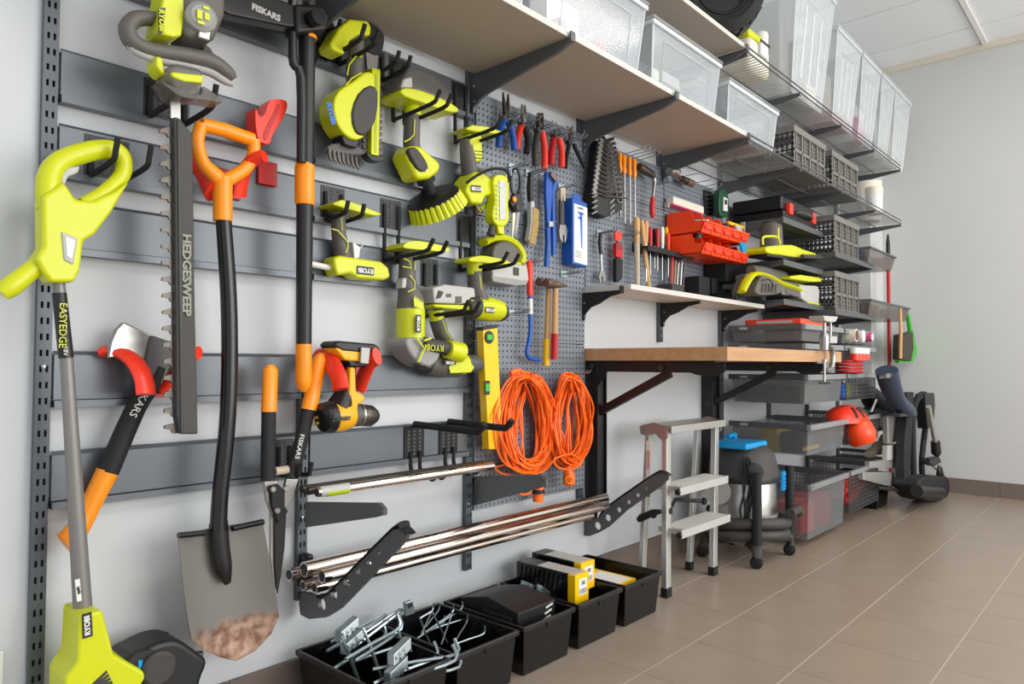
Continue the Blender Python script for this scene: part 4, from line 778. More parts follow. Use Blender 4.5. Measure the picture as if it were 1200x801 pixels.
# ================================================================== LOWER HARDWARE
for V0,out,l in ((.999,[(357,588),(444,589),(450,596),(450,603),(440,606),(357,618)],'first grey tapered bracket, below the thin chrome rods'),(1.622,[(548,563),(556,558),(632,556),(640,562),(640,569),(628,573),(548,594)],'second grey tapered bracket, in front of the pegboard foot')):
    t=th('shelf_bracket',l,'bracket'); ob('arm',G().slab(V(V0),out,.010),'elfa',t,.001); a=pt(V(V0),*out[-1]); ob('end_roll',G().tube([pt(V(V0),*out[2]),pt(V(V0),*out[3])],.007,8),'elfad',t)
for V0,out,hol,pad,l in ((.998,[(352,694),(350,706),(352,720),(362,725),(382,723),(398,713),(425,685),(474,634),(477,626),(470,620),(460,620),(385,695),(372,699),(360,694)],[(377,708,.0165),(391,695.5,.0145),(406,682,.012),(420,670,.0095),(432,659,.009),(444,648,.006)],[(372,698),(385,694),(460,619),(470,619),(477,626)],'black curved ski arm with a row of holes, holding the pipes at the left'),
    (2.245,[(679,610),(678,626),(690,628),(701,624),(713,617),(735,597),(775,569),(783,561),(783,555),(775,553),(765,557),(712,594),(702,606),(692,609)],[(700,616,.0155),(712,606.5,.0135),(725,597,.0105),(736.5,588,.0085),(747,580,.008),(757,572,.006)],[(702,606),(712,593),(765,556),(776,553),(783,557)],'black curved ski arm with a row of holes, in front of the stepladder')):
    t=th('ski_arm',l,'bracket'); ob('arm_plate',plate(V(V0),out,hol,.010),'elfad',t); 
    ps=[pt(V(V0),*p)+Vector((.010,0,0)) for p in pad]; ob('pad_strip',G().tube(spl(ps,3),[(.016,.004)]*(3*(len(ps)-1)+1),8,flat=(1,0,0)),'rubber',t)
    q=pt(V(V0),out[0][0]+8,out[0][1]-2); ob('latch',G().box(V0-.002,V0+.02,-.055,-.02,q.z,q.z+.09),'black',t,.008)
def pipe(x0,x1,d,z,r,m,label,cap=True,cat_='pipe'):
    t=th('metal_pipe',label,cat_); ob('tube',G().tube([(x0,-d,z),(x1,-d,z)],r,16),m,t,); ob('bore',G().tube([(x0-.001,-d,z),(x0+.004,-d,z)],r*.75,14),'black',t); return t
zu=pt(H(.15),361,577).z; zl=pt(H(.10),345,683).z
for k,(x0,x1,d,z,r,m,l) in enumerate(((wx(371,577,.16),wx(577,550,.16),.16,zu-.0,.012,'chrome','longest thin chrome rod on the tapered brackets, with a green tag'),(wx(360,576,.13),wx(571,550,.13),.13,zu,.010,'dsteel','dark rod in the middle behind the green-tagged chrome rod'),(wx(353,577,.10),wx(566,550,.10),.10,zu,.010,'dsteel','dark rod nearest the wall on the tapered brackets'))):
    t=pipe(x0,x1,d,z,r,m,l,cat_='rod')
    if k==0: ob('green_tag',G().tube([(x0+.008,-d,z),(x0+.09,-d,z)],r+.0008,16),'lgrey',t); ob('green_stripe',G().tube([(x0+.025,-d-.002,z-.003),(x0+.088,-d-.002,z-.003)],r-.001,12),'limed',t)
zz=.308
for k,(dx,d,z,r,l) in enumerate(((.02,.10,zz+.045,.019,'thickest chrome pipe on top of the lower pipe bundle'),(.0,.065,zz+.030,.016,'chrome pipe nearest the wall in the lower bundle'),(.045,.14,zz+.030,.016,'foremost chrome pipe in the lower bundle'),(.03,.08,zz+.0,.013,'thin chrome pipe low at the back of the bundle'),(.04,.115,zz-.0,.014,'lowest chrome pipe of the bundle, in front'))):
    pipe(.94+dx,2.235+dx*.5-.03*k,d,z,r,'chrome',l)
# ================================================================== WORKBENCH
bt_=pt(V(2.222),852.4,405.9); bz=bt_.z; bd=-bt_.y; bx1=pt(H(bd),986,412).x; bb_=pt(V(2.222),852.4,422.4).z
t=th('workbench','fold-down workbench with an oak top on black steel brackets','workbench')
ob('worktop',G().box(2.222,bx1,-bd,-.012,bb_,bz),'wood',t,.001)
for k,px in enumerate((692,828)):
    X=wx(px,450,.03); zb=pt(H(.06),px,587 if k==0 else 575).z
    ob('wall_post',G().box(X,X+.045,-.065,-.004,zb,bb_),'black',t,.002); ob('post_flange',G().box(X+.04,X+.046,-.075,-.004,zb,bb_),'gloss',t)
    ob('support_arm',G().box(X+.005,X+.040,-bd+.06,-.05,bb_-.042,bb_),'black',t,.002)
    ob('gusset',G().prism([(X-.001,-.065,bb_-.04),(X-.001,-.11,bb_-.04),(X-.001,-.065,bb_-.10)],(.004,0,0)),'black',t)
    ob('brace',G().obox((X+.010,-.05,bb_-.185),(.026,0,0),(0,-.31,.155),(0,-.010,-.028)),'black',t,.002)
    for q in ((-.034,-.02),(-.034,-.20),(-.34,-.025)): ob('bolt',G().lathe((X-.001,q[0],bb_+q[1]),(-1,0,0),[(0,.011),(.003,.009)],12),'gripd',t)
    ob('fold_lever',G().prism([(X-.002,-bd*.62,bb_-.006),(X-.002,-bd*.70,bb_-.030),(X-.002,-bd*.80,bb_-.050),(X-.002,-bd*.92,bb_-.050),(X-.002,-bd+.02,bb_-.038),(X-.002,-bd+.02,bb_-.006)],(.004,0,0)),'matte',t)
# clamp-on vice
t=th('bench_clamp','steel screw clamp gripping the front edge of the oak worktop','clamp'); P=H(bd+.03)
ob('jaw_top',G().slab(P,[(956,370),(974,371),(971,377),(966,378),(958,376)],.06,.03),'lgrey',t,.003)
ob('spindle',G().tb(P,[(966,376,2),(966,392,2)],10),'steel',t); ob('guide_rod',G().tb(P,[(973,374,1.6),(973,396,1.6)],8),'steel',t)
ob('body',G().tb(P,[(966,390,4),(966,393,5.5),(966,402,5.5),(966,410,4.6)],16),'steel',t); ob('block',G().slab(P,[(969,394),(977,394),(977,402),(969,402)],.03,.015),'lgrey',t,.002)
ob('frame',G().tb(P,[(970,405,3),(975,410,2.8),(975.5,424,2.8),(973,432,3),(967,434,2.8)],12,1.2,3),'steel',t)
ob('screw',G().tb(P,[(966,421,1.5),(966,447,1.5)],10),'steel',t); ob('t_handle',G().tb(P,[(960,448.5,1.3),(972,448.5,1.3)],8),'black',t); ob('thrust_pad',G().tb(P,[(966,421,3),(966,424,3)],12),'steel',t)
# ================================================================== STEPLADDER
t=th('stepladder','small aluminium two-step ladder with a flat cap and black rubber feet','ladder')
FL=Vector((2.355,-.297,0)); FR=Vector((2.73,-.297,0)); tl=pt(H(.205),781,500); tr=pt(H(.205),838,494); zt=tl.z; tl=pt(H(.235),781,500); tr=pt(H(.235),838,495); tl.z=tr.z=zt
BL=Vector((2.355,-.19,0)); BR=Vector((2.73,-.19,0)); bl_=pt(H(.165),761,500); br_=pt(H(.165),818,497); bl_.z=br_.z=zt; xl_=tl.x-.02; xr_=tr.x+.02
def stile(a,b,w_,dd,m,nm):
    d=(b-a); ob(nm,G().obox(a-Vector((w_/2,dd/2,0)),(w_,0,0),(0,dd,0),d),m,t,.002)
for a,b in ((FL,tl),(FR,tr)): stile(a+Vector((0,0,.03)),b,.034,.022,'alu','front_stile'); ob('foot',G().box(a.x-.019,a.x+.019,a.y-.014,a.y+.014,0,.035),'rubber',t,.002)
for a,b in ((BL,bl_),(BR,br_)): stile(a+Vector((0,0,.03)),b,.028,.020,'alu','rear_stile'); ob('foot',G().box(a.x-.016,a.x+.016,a.y-.013,a.y+.013,0,.035),'rubber',t,.002)
g=G().box(xl_,xr_,-.265,-.14,zt,zt+.012); ob('top_cap',g,'alu',t,.003)
for X in (xl_-.005,xr_): ob('side_plate',G().prism([(X-.004,-.255,zt+.006),(X-.004,-.195,zt+.022),(X-.004,-.13,zt+.004),(X-.004,-.135,zt-.028),(X-.004,-.17,zt-.034),(X-.004,-.20,zt-.02),(X-.004,-.235,zt-.05),(X-.004,-.256,zt-.035)],(.006,0,0)),'alubrown',t,.001)
for y,z in ((-.235,-.01),(-.222,-.028),(-.155,-.008),(-.15,-.02)): ob('rivet',G().lathe((xl_-.009,y,zt+z),(-1,0,0),[(0,.005),(.002,.003)],8),'steel',t)
ob('front_edge',G().box(xl_-.004,xr_+.004,-.273,-.265,zt-.018,zt+.012),'alu',t,.002)
for k,(pa,pb) in enumerate(((790,583),(790,632))):
    z=pt(H(.33),pa,pb).z+.012; yf=-.297+.08*z/zt-.03
    dx=.10*z/zt; st=ob('step',G().box(2.352+dx,2.742+dx,yf-.045,yf+.055,z,z+.018),'alu',t,.002)
    g=G()
    for j in range(7): g.box(2.37+dx,2.725+dx,yf-.040+j*.013,yf-.036+j*.013,z+.018,z+.0195)
    ob('grip_rib',g,'lgrey',st)
    ob('step_edge',G().box(2.346+dx,2.748+dx,yf-.05,yf-.045,z-.012,z+.018),'lgrey',t,.001); ob('step_cap',G().lathe((2.345+dx,yf-.04,z+.0),(-1,0,0),[(0,.012),(.008,.010)],12),'black',t)
t2=th('door_handle','black lever-like catch fixed on the left side of the stepladder','catch'); z=pt(V(2.33),765,603).z
ob('lever',G().tube([pt(V(2.33),748,609),pt(V(2.33),752,606),pt(V(2.33),766,600),pt(V(2.335),775,599)],[.010,.015,.013,.008],10,flat=(1,0,0)),'black',t2); ob('rivet',G().lathe((2.325,-.26,z),(1,0,0),[(0,.012),(.012,.010)],12),'black',t2)
sticker(t,V(2.352),759,560,.10,.024,'KRAUSE ',rot=90,bg='paper',fg='redd',k=.7,nm='safety_sticker') if False else None
q=pt(V(2.34),760,560); lb=ob('safety_sticker',G().box(2.3395,2.341,q.y-.010,q.y+.010,q.z-.10,q.z+.14),'paper',t); text('HIGHER',(2.339,q.y,q.z+.07),(0,0,1),(0,1,0),.020,'redd',lb)
ob('green_marks',G().box(2.339,2.3395,q.y-.007,q.y+.007,q.z-.07,q.z-.01),'green',lb)
z=.30
t3=ob('spreader',G().tube([(2.42,-.27,z),(2.56,-.22,z+.02),(2.70,-.27,z)],.008,8),'black',t)
for x in (2.42,2.70): ob('spreader_joint',G().lathe((x,-.27,z),(0,-1,0),[(0,.016),(.01,.014)],12),'black',t)
# ================================================================== SHOP VACUUM
C=Vector((3.10,-.26,0)); R=.145
t=th('shop_vacuum','shop vacuum with steel drum, black head and blue handle under the workbench','vacuum')
ob('drum',G().lathe(C+Vector((0,0,.165)),(0,0,1),[(0,R*.97),(.005,R),(.175,R),(.18,R*.98)],36),'steel',t)
ob('drum_base',G().lathe(C+Vector((0,0,.075)),(0,0,1),[(0,R*.8),(.02,R*.98),(.125,R*1.02),(.128,R*.98)],36),'grey',t)
ob('band',G().lathe(C+Vector((0,0,.342)),(0,0,1),[(0,R*1.05),(.02,R*1.07),(.03,R*1.04)],36),'black',t)
ob('head',G().lathe(C+Vector((0,0,.365)),(0,0,1),[(0,R*1.06),(.05,R*1.02),(.10,R*.93),(.13,R*.75),(.145,R*.45),(.148,.01)],36),'gripd',t)
ob('inlet',G().lathe(C+Vector((-.10,-.09,.40)),(-.75,-.6,.05),[(0,.035),(.04,.035),(.041,.026),(.042,.002)],20),'black',t)
hd_=ob('handle',G().obox(C+Vector((-.16,-.09,.492)),(.22,.0,0),(0,.17,0),(0,0,.028)),'sky',t,.010,3); ob('handle_post',G().tube([C+Vector((.03,.05,.47)),C+Vector((.02,.05,.54)),C+Vector((-.05,.05,.535))],.012,10),'sky',t)
ob('latch',G().obox(C+Vector((.055,-R-.022,.30)),(.055,.014,0),(-.005,.018,0),(0,0,.085)),'sky',t,.006)
for k in range(4): ob('latch_rib',G().obox(C+Vector((.058,-R-.025,.315+k*.016)),(.045,.012,0),(-.002,.006,0),(0,0,.004)),'blue',t)
for k,(r_,z) in enumerate(((R+.035,.17),(R+.032,.12))):
    pts=[C+Vector((r_*math.cos(a),r_*math.sin(a),z+.01*math.sin(a*2))) for a in [math.radians(-205+ j*15) for j in range(20)]]
    ob('hose',G().tube(spl(pts,3),[.026 if j%2 else .0235 for j in range(3*19+1)],12),'gripd',t)
ob('hose_end',G().tube([C+Vector((.02,-R-.06,.215)),C+Vector((.13,-R-.05,.215)),C+Vector((.155,-R-.052,.195))],.020,14),'gripd',t); ob('nozzle_bore',G().tube([C+Vector((.1545,-R-.052,.196)),C+Vector((.158,-R-.052,.193))],.015,12),'alu',t)
for dx,dy in ((-.165,-.135),(.145,-.155),(-.15,.12),(.15,.12)):
    p=C+Vector((dx,dy,0)); cs=ob('caster_bracket',G().tube([C+Vector((dx*.4,dy*.4,.085)),p+Vector((0,0,.085)),p+Vector((0,0,.045))],[.028,.026,.02],8),'gripd',t,.004)
    ob('wheel',G().lathe(p+Vector((-.012,0,.026)),(1,.3,0),[(0,.020),(.004,.026),(.022,.026),(.026,.020)],18),'rubber',cs)
for dx,dy,h in ((-.165,-.135,.40),(.145,-.155,.40),): ob('accessory_tube',G().tube([C+Vector((dx,dy,.10)),C+Vector((dx,dy,h))],.020,14),'matte',t)
rnd=random.Random(3)
for k in range(7):
    a=-2.75+.04*k; ob('power_cable',G().tube(spl([C+Vector(((R+.03)*math.cos(a+rnd.uniform(-.12,.12)),(R+.03)*math.sin(a+rnd.uniform(-.1,.1)),z+rnd.uniform(-.01,.01))) for z in (.46,.40,.32,.22,.16)],4),.004,6),'black',t)
ob('side_plate',G().lathe(C+Vector((-R-.005,.05,.30)),(-1,-.1,0),[(0,.06),(.01,.058)],24),'lgrey',t)
# ================================================================== FLOOR TUBS
ad=['leftmost, full of hooks and rods','second from left, with wire hooks','third from left, with a black case','fourth from the left, with steel brackets','rightmost, beside the stepladder']
def hollow(t,x0,x1,y0,y1,z0,z1,ins,w_,m,nm='shell',rim=0,wr=.008,bev=.004):
    # tapered open box: ins = taper of the base
    top=[(x0,y0),(x1,y0),(x1,y1),(x0,y1)]; bot=[(x0+ins,y0+ins),(x1-ins,y0+ins),(x1-ins,y1-ins),(x0+ins,y1-ins)]
    V_=[(a,b,z1) for a,b in top]+[(a,b,z0) for a,b in bot]
    ti=[(x0+w_,y0+w_),(x1-w_,y0+w_),(x1-w_,y1-w_),(x0+w_,y1-w_)]; bi=[(x0+ins+w_,y0+ins+w_),(x1-ins-w_,y0+ins+w_),(x1-ins-w_,y1-ins-w_),(x0+ins+w_,y1-ins-w_)]
    V_+=[(a,b,z1) for a,b in ti]+[(a,b,z0+w_) for a,b in bi]
    fs=[]
    for i in range(4): j=(i+1)%4; fs+=[(i,i+4,j+4,j),(i+8,j+8,j+12,i+12),(i,j,j+8,i+8)]
    fs+=[(7,6,5,4),(12,13,14,15)]
    o=ob(nm,G().add(V_,fs),m,t,bev)
    if rim:
        g=G(); g.box(x0-wr,x1+wr,y0-wr,y0+w_,z1-rim,z1+.001); g.box(x0-wr,x1+wr,y1-w_,y1+wr,z1-rim,z1+.001); g.box(x0-wr,x0+w_,y0+w_,y1-w_,z1-rim,z1+.001); g.box(x1-w_,x1+wr,y0+w_,y1-w_,z1-rim,z1+.001)
        ob('rim',g,'binrim' if m=='gloss' else m,t,.003)
    return o
mat('binrim',(30,30,32),.3,0,.04)
TX=[]
for k in range(5):
    x0=.972+k*.25; x1=x0+.232; TX.append((x0,x1)); t=th('storage_tub','black plastic storage tub on the floor, '+ad[k],'tub','black tubs along the wall')
    hollow(t,x0+.006,x1-.006,-.365,-.05,.001,.14,.012,.003,'gloss',rim=.014,wr=.006)
    ob('label_clip',G().box((x0+x1)/2-.02,(x0+x1)/2-.014,-.377,-.371,.118,.130),'black',t)
rnd=random.Random(5)
def rod(pts,r,label,grp,nm='wall_hook',m='zinc'):
    return solo(nm,label,'hook',G().tube(spl(pts,3),r,6),m,group=grp)
# big zinc hooks in the first tub
for k in range(12):
    x=1.0+rnd.random()*.10; y=-.32+rnd.random()*.22; z=.10+rnd.random()*.06; L_=.16+rnd.random()*.08; a=rnd.uniform(-.5,.35); dz=rnd.uniform(.0,.04)
    p=Vector((x,y,z)); d=Vector((math.cos(a),math.sin(a),dz/L_)); e=p+d*L_; 
    e.x=min(e.x,1.235 if k<9 else 1.20)
    rod([p,p+d*.02,e,e+Vector((.0,.012,.0)),p+d*.03+Vector((0,.02,.004))] if k%3==0 else [p,p.lerp(e,.5),e,e+Vector((.0,.01,.035))],.0042,'zinc hook rod lying in the leftmost black tub','zinc rods in the leftmost tub')
for k,(px,py) in enumerate(((412,744),(418,758),(470,792),(474,770))):
    t=th('zinc_bracket','%s zinc hook plate in the leftmost tub'%('topmost folded','second folded','lowest, near the front rim,','upright, near the right rim,')[k],'bracket'); p=pt(H(.17 if k<2 else .33),px,py)
    ob('plate',G().obox(p-Vector((.03,0,.012)),(.06,.01,.02),(-.006,.02,.0),(.004,.006,.026)),'zinc',t,.002)
    for s_ in (-.016,.0,.016): ob('hole_mark',G().lathe(p+Vector((s_,-.004,.008+s_*.3)),(.1,-1,.3),[(0,.004),(.002,.003)],8),'gripd',t)
    if k<2:
        for s_ in (-.028,.030): ob('arm',G().tube(spl([p+Vector((s_,0,.01)),p+Vector((s_*1.1,-.01,-.0)),p+Vector((s_*1.1+.03,-.02,-.09))],4),.004,6),'zinc',t)
for k,(a,b) in enumerate((((497,690),(492,744)),((541,698),(556,745)),((424,782),(436,801)))): pass
for k in range(9):
    x=1.27+rnd.random()*.08; y=-.32+rnd.random()*.2; z=.10+rnd.random()*.035; a=rnd.uniform(-.3,.7); L_=.10+rnd.random()*.05
    p=Vector((x,y,z)); e=p+Vector((math.cos(a)*L_,math.sin(a)*L_,rnd.uniform(0,.03)))
    rod([p,p.lerp(e,.5),e,e+Vector((.005,0,.02))],.0023,'thin zinc wire hook in the second black tub','thin wire hooks in the second tub')
t=th('wire_hook','upright bent wire hook with a square plate, sticking out of the second tub','hook'); p=pt(H(.15),500,735)
pts=[pt(H(.15),*q) for q in ((492,722),(498,740),(505,760))]; ob('wire',G().tube([pt(H(.15),492,724),pt(H(.15),500,745),pt(H(.15),510,765)],.003,6),'zinc',t); ob('wire',G().tube([pt(H(.15),506,716),pt(H(.15),516,735),pt(H(.15),524,752)],.003,6),'zinc',t); ob('cross_wire',G().tube([pt(H(.15),492,724),pt(H(.15),506,716)],.003,6),'zinc',t)
ob('plate',G().slab(H(.14),[(475,706),(484,703),(487,718),(476,722)],.012),'zinc',t,.002); ob('slot',G().slab(H(.154),[(478,708),(483,706),(484,710),(479,713)],.002),'black',t)
# third tub: black case with slots
t=th('black_case','black angular plastic case standing in the third tub','case'); x0,x1=TX[2]
ob('body',G().prism([(x0+.02,-.33,.03),(x0+.02,-.33,.165),(x0+.02,-.21,.185),(x0+.02,-.10,.16),(x0+.02,-.10,.03)],(.165,0,0)),'black',t,.003); 
ob('side_pocket',G().box(x0+.012,x0+.02,-.31,-.20,.05,.15),'binrim',t,.002)
for k in range(6): ob('white_notch',G().obox((x0+.115+.005*k,-.3335,.07+.016*k),(.03,0,.006),(0,.003,0),(0,0,.004)),'white',t)
t=th('zinc_bracket','cluster bracket of galvanised steel leaning on the fourth tub rim','bracket'); x0,x1=TX[3]
p=Vector((x0-.03,-.20,.14))
ob('plate',G().obox(p,(.10,.03,-.045),(.01,.05,.0),(.006,0,.035)),'zinc',t,.003); ob('plate',G().obox(p+Vector((.02,-.03,.01)),(.085,.02,-.05),(.01,.03,.0),(.006,0,.02)),'zinc',t,.003)
for k in range(4): ob('pierced_slot',G().obox(p+Vector((.015+.02*k,-.034+.006*k,.018-.010*k)),(.010,.0025,-.0045),(0,-.004,0),(.001,0,.008)),'gripd',t)
# boxes of screws
for k,(x0,x1,y0,y1,z0,l) in enumerate(((1.775,1.845,-.315,-.07,.135,'black and yellow screw box in the fourth tub, nearer of the two'),(1.865,1.94,-.27,-.06,.145,'black and yellow screw box in the fourth tub, further right'),)):
    t=th('screw_box',l,'box'); H_=.07; z0-=.0
    ob('carton',G().box(x0,x1,y0+.03,y1,z0-.02,z0+H_),'gloss',t,.002); ob('yellow_end',G().box(x0-.0005,x1+.0005,y0,y0+.03,z0-.02,z0+H_),'yellow',t,.002)
    ob('top_label',G().box(x0+.006,x1-.004,y0+.01,y0+.16,z0+H_,z0+H_+.001),'lgrey',t); fl_=ob('front_label',G().box(x0+.018,x1-.012,y0-.001,y0,z0+.005,z0+.055),'paper',t)
    g=G()
    for j in range(7): g.box(x0+.022+.0055*j,x0+.0235+.0055*j+.001*(j%2),y0-.0015,y0-.001,z0+.008,z0+.024)
    ob('barcode',g,'black',fl_); text('50',( (x0+x1)/2+.004,y0-.002,z0+.041),(1,0,0),(0,0,1),.018,'black',fl_)
    g=G()
    for j in range(11):
        yy=y1-.015-j*.019
        if yy-.012<y0+.03: break
        g.add([(x0-.001,yy,z0-.005),(x0-.001,yy-.004,z0-.005),(x0-.001,yy-.014,z0+H_-.008),(x0-.001,yy-.010,z0+H_-.008)],[(0,1,2,3),(3,2,1,0)])
    ob('printed_stripes',g,'lgrey',t)
x0,x1=TX[4]; t=th('screw_box','yellow topped carton lying flat in the rightmost tub','box'); ob('carton',G().box(x0+.02,x1-.06,-.30,-.10,.07,.115),'yellow',t,.002); ob('top_label',G().box(x0+.03,x1-.075,-.29,-.16,.115,.116),'paper',t)
# ================================================================== CLEAR STORAGE BOXES
def clearbox(x0,x1,y0,y1,z0,z1,label,grp,fill=(),m='clear',mr='clearr'):
    t=th('clear_box',label,'box',grp); ins=.02*(z1-z0)/.2
    hollow(t,x0,x1,y0,y1,z0,z1,ins,.003,m,rim=0,bev=0)
    g=G(); r=.007; g.box(x0-.008,x1+.008,y0-.008,y0,z1-.016,z1); g.box(x0-.008,x1+.008,y1,y1+.008,z1-.016,z1); g.box(x0-.008,x0,y0,y1,z1-.016,z1); g.box(x1,x1+.008,y0,y1,z1-.016,z1)
    ob('rim',g,mr,t,.003)
    g=G().box(x0-.010,x1+.010,y0-.010,y1+.010,z1+.001,z1+.012); ob('lid',g,m,t,.003)
    g=G()
    for (a,b) in ((x0,y0),(x1,y0),(x0,y1)): 
        sx=1 if a==x0 else -1; sy=1 if b==y0 else -1; g.tube([(a+sx*ins,b+sy*ins,z0),(a+sx*.001,b+sy*.001,z1)],.0035,6)
    g.box(x0+ins,x1-ins,y0+ins-.002,y0+ins+.003,z0,z0+.005); g.box(x0+ins-.002,x0+ins+.003,y0+ins,y1-ins,z0,z0+.005)
    ob('corner_edge',g,mr,t)
    g=G(); f=lambda u,v:(x0+(x1-x0)*u,y0+ins*(1-v)-.002,z0+(z1-z0)*v); q=[f(.16,.12),f(.84,.12),f(.84,.78),f(.16,.78)]; g.tube(q,.0018,5,closed=True); ob('front_panel_line',g,mr,t)
    if m=='frost':
        for u in (.30,.5,.70):
            p0=f(u-.02,.16); p1=f(u+.02,.16); p2=f(u+.02,.74); p3=f(u-.02,.74); ob('front_rib',G().prism([p0,p1,p2,p3],(0,.006,0)),mr,t)
    for (ax,bx,ay,by,az,bz_,mm) in fill: ob('contents',G().box(x0+ins+.01+(x1-x0-2*ins-.02)*ax,x0+ins+.01+(x1-x0-2*ins-.02)*bx,y0+ins+.01+(y1-y0-2*ins-.02)*ay,y0+ins+.01+(y1-y0-2*ins-.02)*by,z0+.006+(z1-z0)*az,z0+.006+(z1-z0)*bz_),mm,t,.008)
    return t
zA=S1+.019
clearbox(.85,1.46,-.40,-.06,zA,zA+.24,'clear box above the pole tool, mostly cut off by the frame','clear boxes on the lower board')
clearbox(1.53,2.05,-.40,-.06,zA,zA+.25,'large clear lidded box with white packaging, on the lower board','clear boxes on the lower board',[(.1,.75,.05,.5,.0,.10,'dgrey'),(.05,.6,.3,.7,.1,.75,'white'),(.65,.72,.05,.2,.05,.35,'redd'),(.2,.3,.1,.3,.1,.35,'brown')])
clearbox(2.10,2.60,-.40,-.06,zA,zA+.225,'middle clear lidded box on the lower board with grey contents','clear boxes on the lower board',[(.1,.8,.1,.7,.0,.3,'dgrey'),(.3,.6,.1,.5,.3,.5,'lgrey'),(.1,.2,.05,.2,.2,.4,'cream')])
clearbox(2.68,3.17,-.40,-.06,zA,zA+.185,'nearly empty clear lidded box where the board meets the wire shelf','clear boxes on the lower board',[(.05,.95,.1,.9,0,.06,'brown')])
zB=S2+.014; lb=['tallest, beside the white appliance','second of the row, red cloth inside','third of the row, pink contents','fourth of the row, bluish at left','last of the row, next to the back wall']
X0=[3.36,3.92,4.36,4.75,5.06]; X1=[3.88,4.32,4.71,5.03,5.42]
fl_=[[(.0,.45,.2,.95,.0,.8,'lgrey'),(.3,.6,.1,.4,.0,.5,'grey'),(.6,.95,.0,.5,0,.2,'cream')],[(.0,1,.0,.9,0,.12,'redd'),(.1,.9,.3,.9,.12,.7,'cream')],[(.0,.9,.1,.9,0,.5,'white'),(.1,.6,.0,.3,0,.3,'pink')],[(0,.4,.1,.9,0,.6,'navy'),(.4,1,.1,.9,0,.6,'white')],[(0,1,.1,.9,0,.6,'cream')]]
for k in range(5): clearbox(X0[k],X1[k],-.43,-.05,zB,zB+(.60 if k==0 else .48),'tall frosted box on the wire shelf, '+lb[k],'tall clear boxes on the highest shelf',fl_[k],m='frost')
# wheel and appliance at the end of the board
t=th('tyre','black tyre-like wheel lying at the end of the top white board','tyre'); p=pt(H(.30),835,-8); g=G()
c=pt(H(.36),842,-14); c.z=S2+.019+.17
ax_=Vector((-.75,-.66,0)).normalized(); e1=Vector((0,0,1)); e2=ax_.cross(e1)
ob('rubber_ring',G()._l(c,ax_,[(-.06,.085),(-.075,.13),(-.05,.166),(.05,.166),(.075,.13),(.06,.085),(-.06,.085)],40),'rubber',t); ob('inner_core',G().lathe(c,ax_,[(-.04,.086),(.035,.086)],28),'gloss',t)
for r_ in (.10,.112,.124,.136): ob('sidewall_ring',G().tube([c+ax_*.068+(e1*math.cos(a)+e2*math.sin(a))*r_ for a in [j*math.pi/14 for j in range(28)]],.003,5,closed=True),'matte',t)
for k in range(24):
    a=k*math.pi/12; ob('tread_block',G().obox(c+(e1*math.cos(a)+e2*math.sin(a))*.163-ax_*.045,ax_*.09,(e2*math.cos(a)-e1*math.sin(a))*.028,(e1*math.cos(a)+e2*math.sin(a))*.008),'black',t)
t=th('canister_sprayer','lime and white appliance standing between the black wheel and the tall clear boxes','appliance'); x=3.08; z=S2+.0
ob('tank',G().box(x-.10,x+.12,-.36,-.12,z,z+.15),'cream',t,.03,4); ob('clip_panel',G().box(x-.02,x+.06,-.375,-.36,z+.08,z+.14),'white',t,.006); ob('lid',G().box(x-.09,x+.11,-.35,-.13,z+.15,z+.19),'lime',t,.015,3); ob('lime_knob',G().lathe((x-.02,-.28,z+.19),(0,0,1),[(0,.04),(.06,.035),(.07,.02)],20),'lime',t); ob('white_cup',G().lathe((x+.08,-.33,z+.12),(0,0,1),[(0,.03),(.09,.034),(.10,.03)],20),'white',t); ob('clip_slot',G().box(x-.03,x+.07,-.378,-.374,z+.135,z+.145),'black',t)
# ================================================================== FOLDING CRATES
def fcrate(x0,x1,y0,y1,z0,h,label):
    t=th('folding_crate',label,'crate','grey folding crates'); z1=z0+h; n=4
    ob('rim',G().box(x0-.004,x1+.004,y0-.004,y0+.012,z1-.032,z1).box(x0-.004,x0+.012,y0+.012,y1,z1-.032,z1).box(x1-.012,x1+.004,y0+.012,y1,z1-.032,z1).box(x0,x1,y1-.012,y1,z1-.032,z1),'crate',t,.002)
    g=G(); zz=z0+(h-.032)*.5
    g.box(x0,x1,y0,y0+.010,z0,z0+.014).box(x0,x1,y0,y0+.010,zz-.008,zz+.008)
    for k in range(n+1): a=x0+(x1-x0-.014)*k/n; g.box(a,a+.014,y0,y0+.010,z0,z1-.03)
    ob('front_frame',g,'crate',t,.0015)
    ob('front_panel',G().box(x0+.004,x1-.004,y0+.010,y0+.013,z0,z1-.03),'dgrey',t)
    g=G()
    for k in range(n):
        a=x0+(x1-x0)*(k+.15)/n; b=x0+(x1-x0)*(k+.88)/n
        for j in range(8):
            zq=z0+.022+(h-.06)*j/8
            if abs(zq-zz)>.012: g.box(a,b,y0+.006,y0+.010,zq,zq+.005)
        g.box(a+.02,a+.03,y0+.003,y0+.010,z0+.014,z1-.03)
    stuff(ob('front_slats',g,'crate',t))
    g=G(); g9=G(); ny=12; nz=6
    for k in range(ny+1): b=y0+.01+(y1-y0-.02)*k/ny; g.box(x0,x0+.004,b-.005,b+.005,z0,z1-.03); g9.box(x1-.004,x1,b-.005,b+.005,z0,z1-.03)
    for j in range(nz+1): zq=z0+(h-.035)*j/nz; g.box(x0,x0+.004,y0,y1,zq-.003,zq+.006); g9.box(x1-.004,x1,y0,y1,zq-.003,zq+.006)
    ob('side_lattice',g,'dgrey',t); ob('side_lattice',g9,'dgrey',t); ob('base',G().box(x0,x1,y0,y1,z0,z0+.006),'dgrey',t); ob('back_panel',G().box(x0,x1,y1-.004,y1,z0,z1-.03),'dgrey',t)
    return t
fcrate(3.37,3.80,-.40,-.10,S1+.002,.20,'grey folding crate on the long wire shelf, nearer the clear boxes')
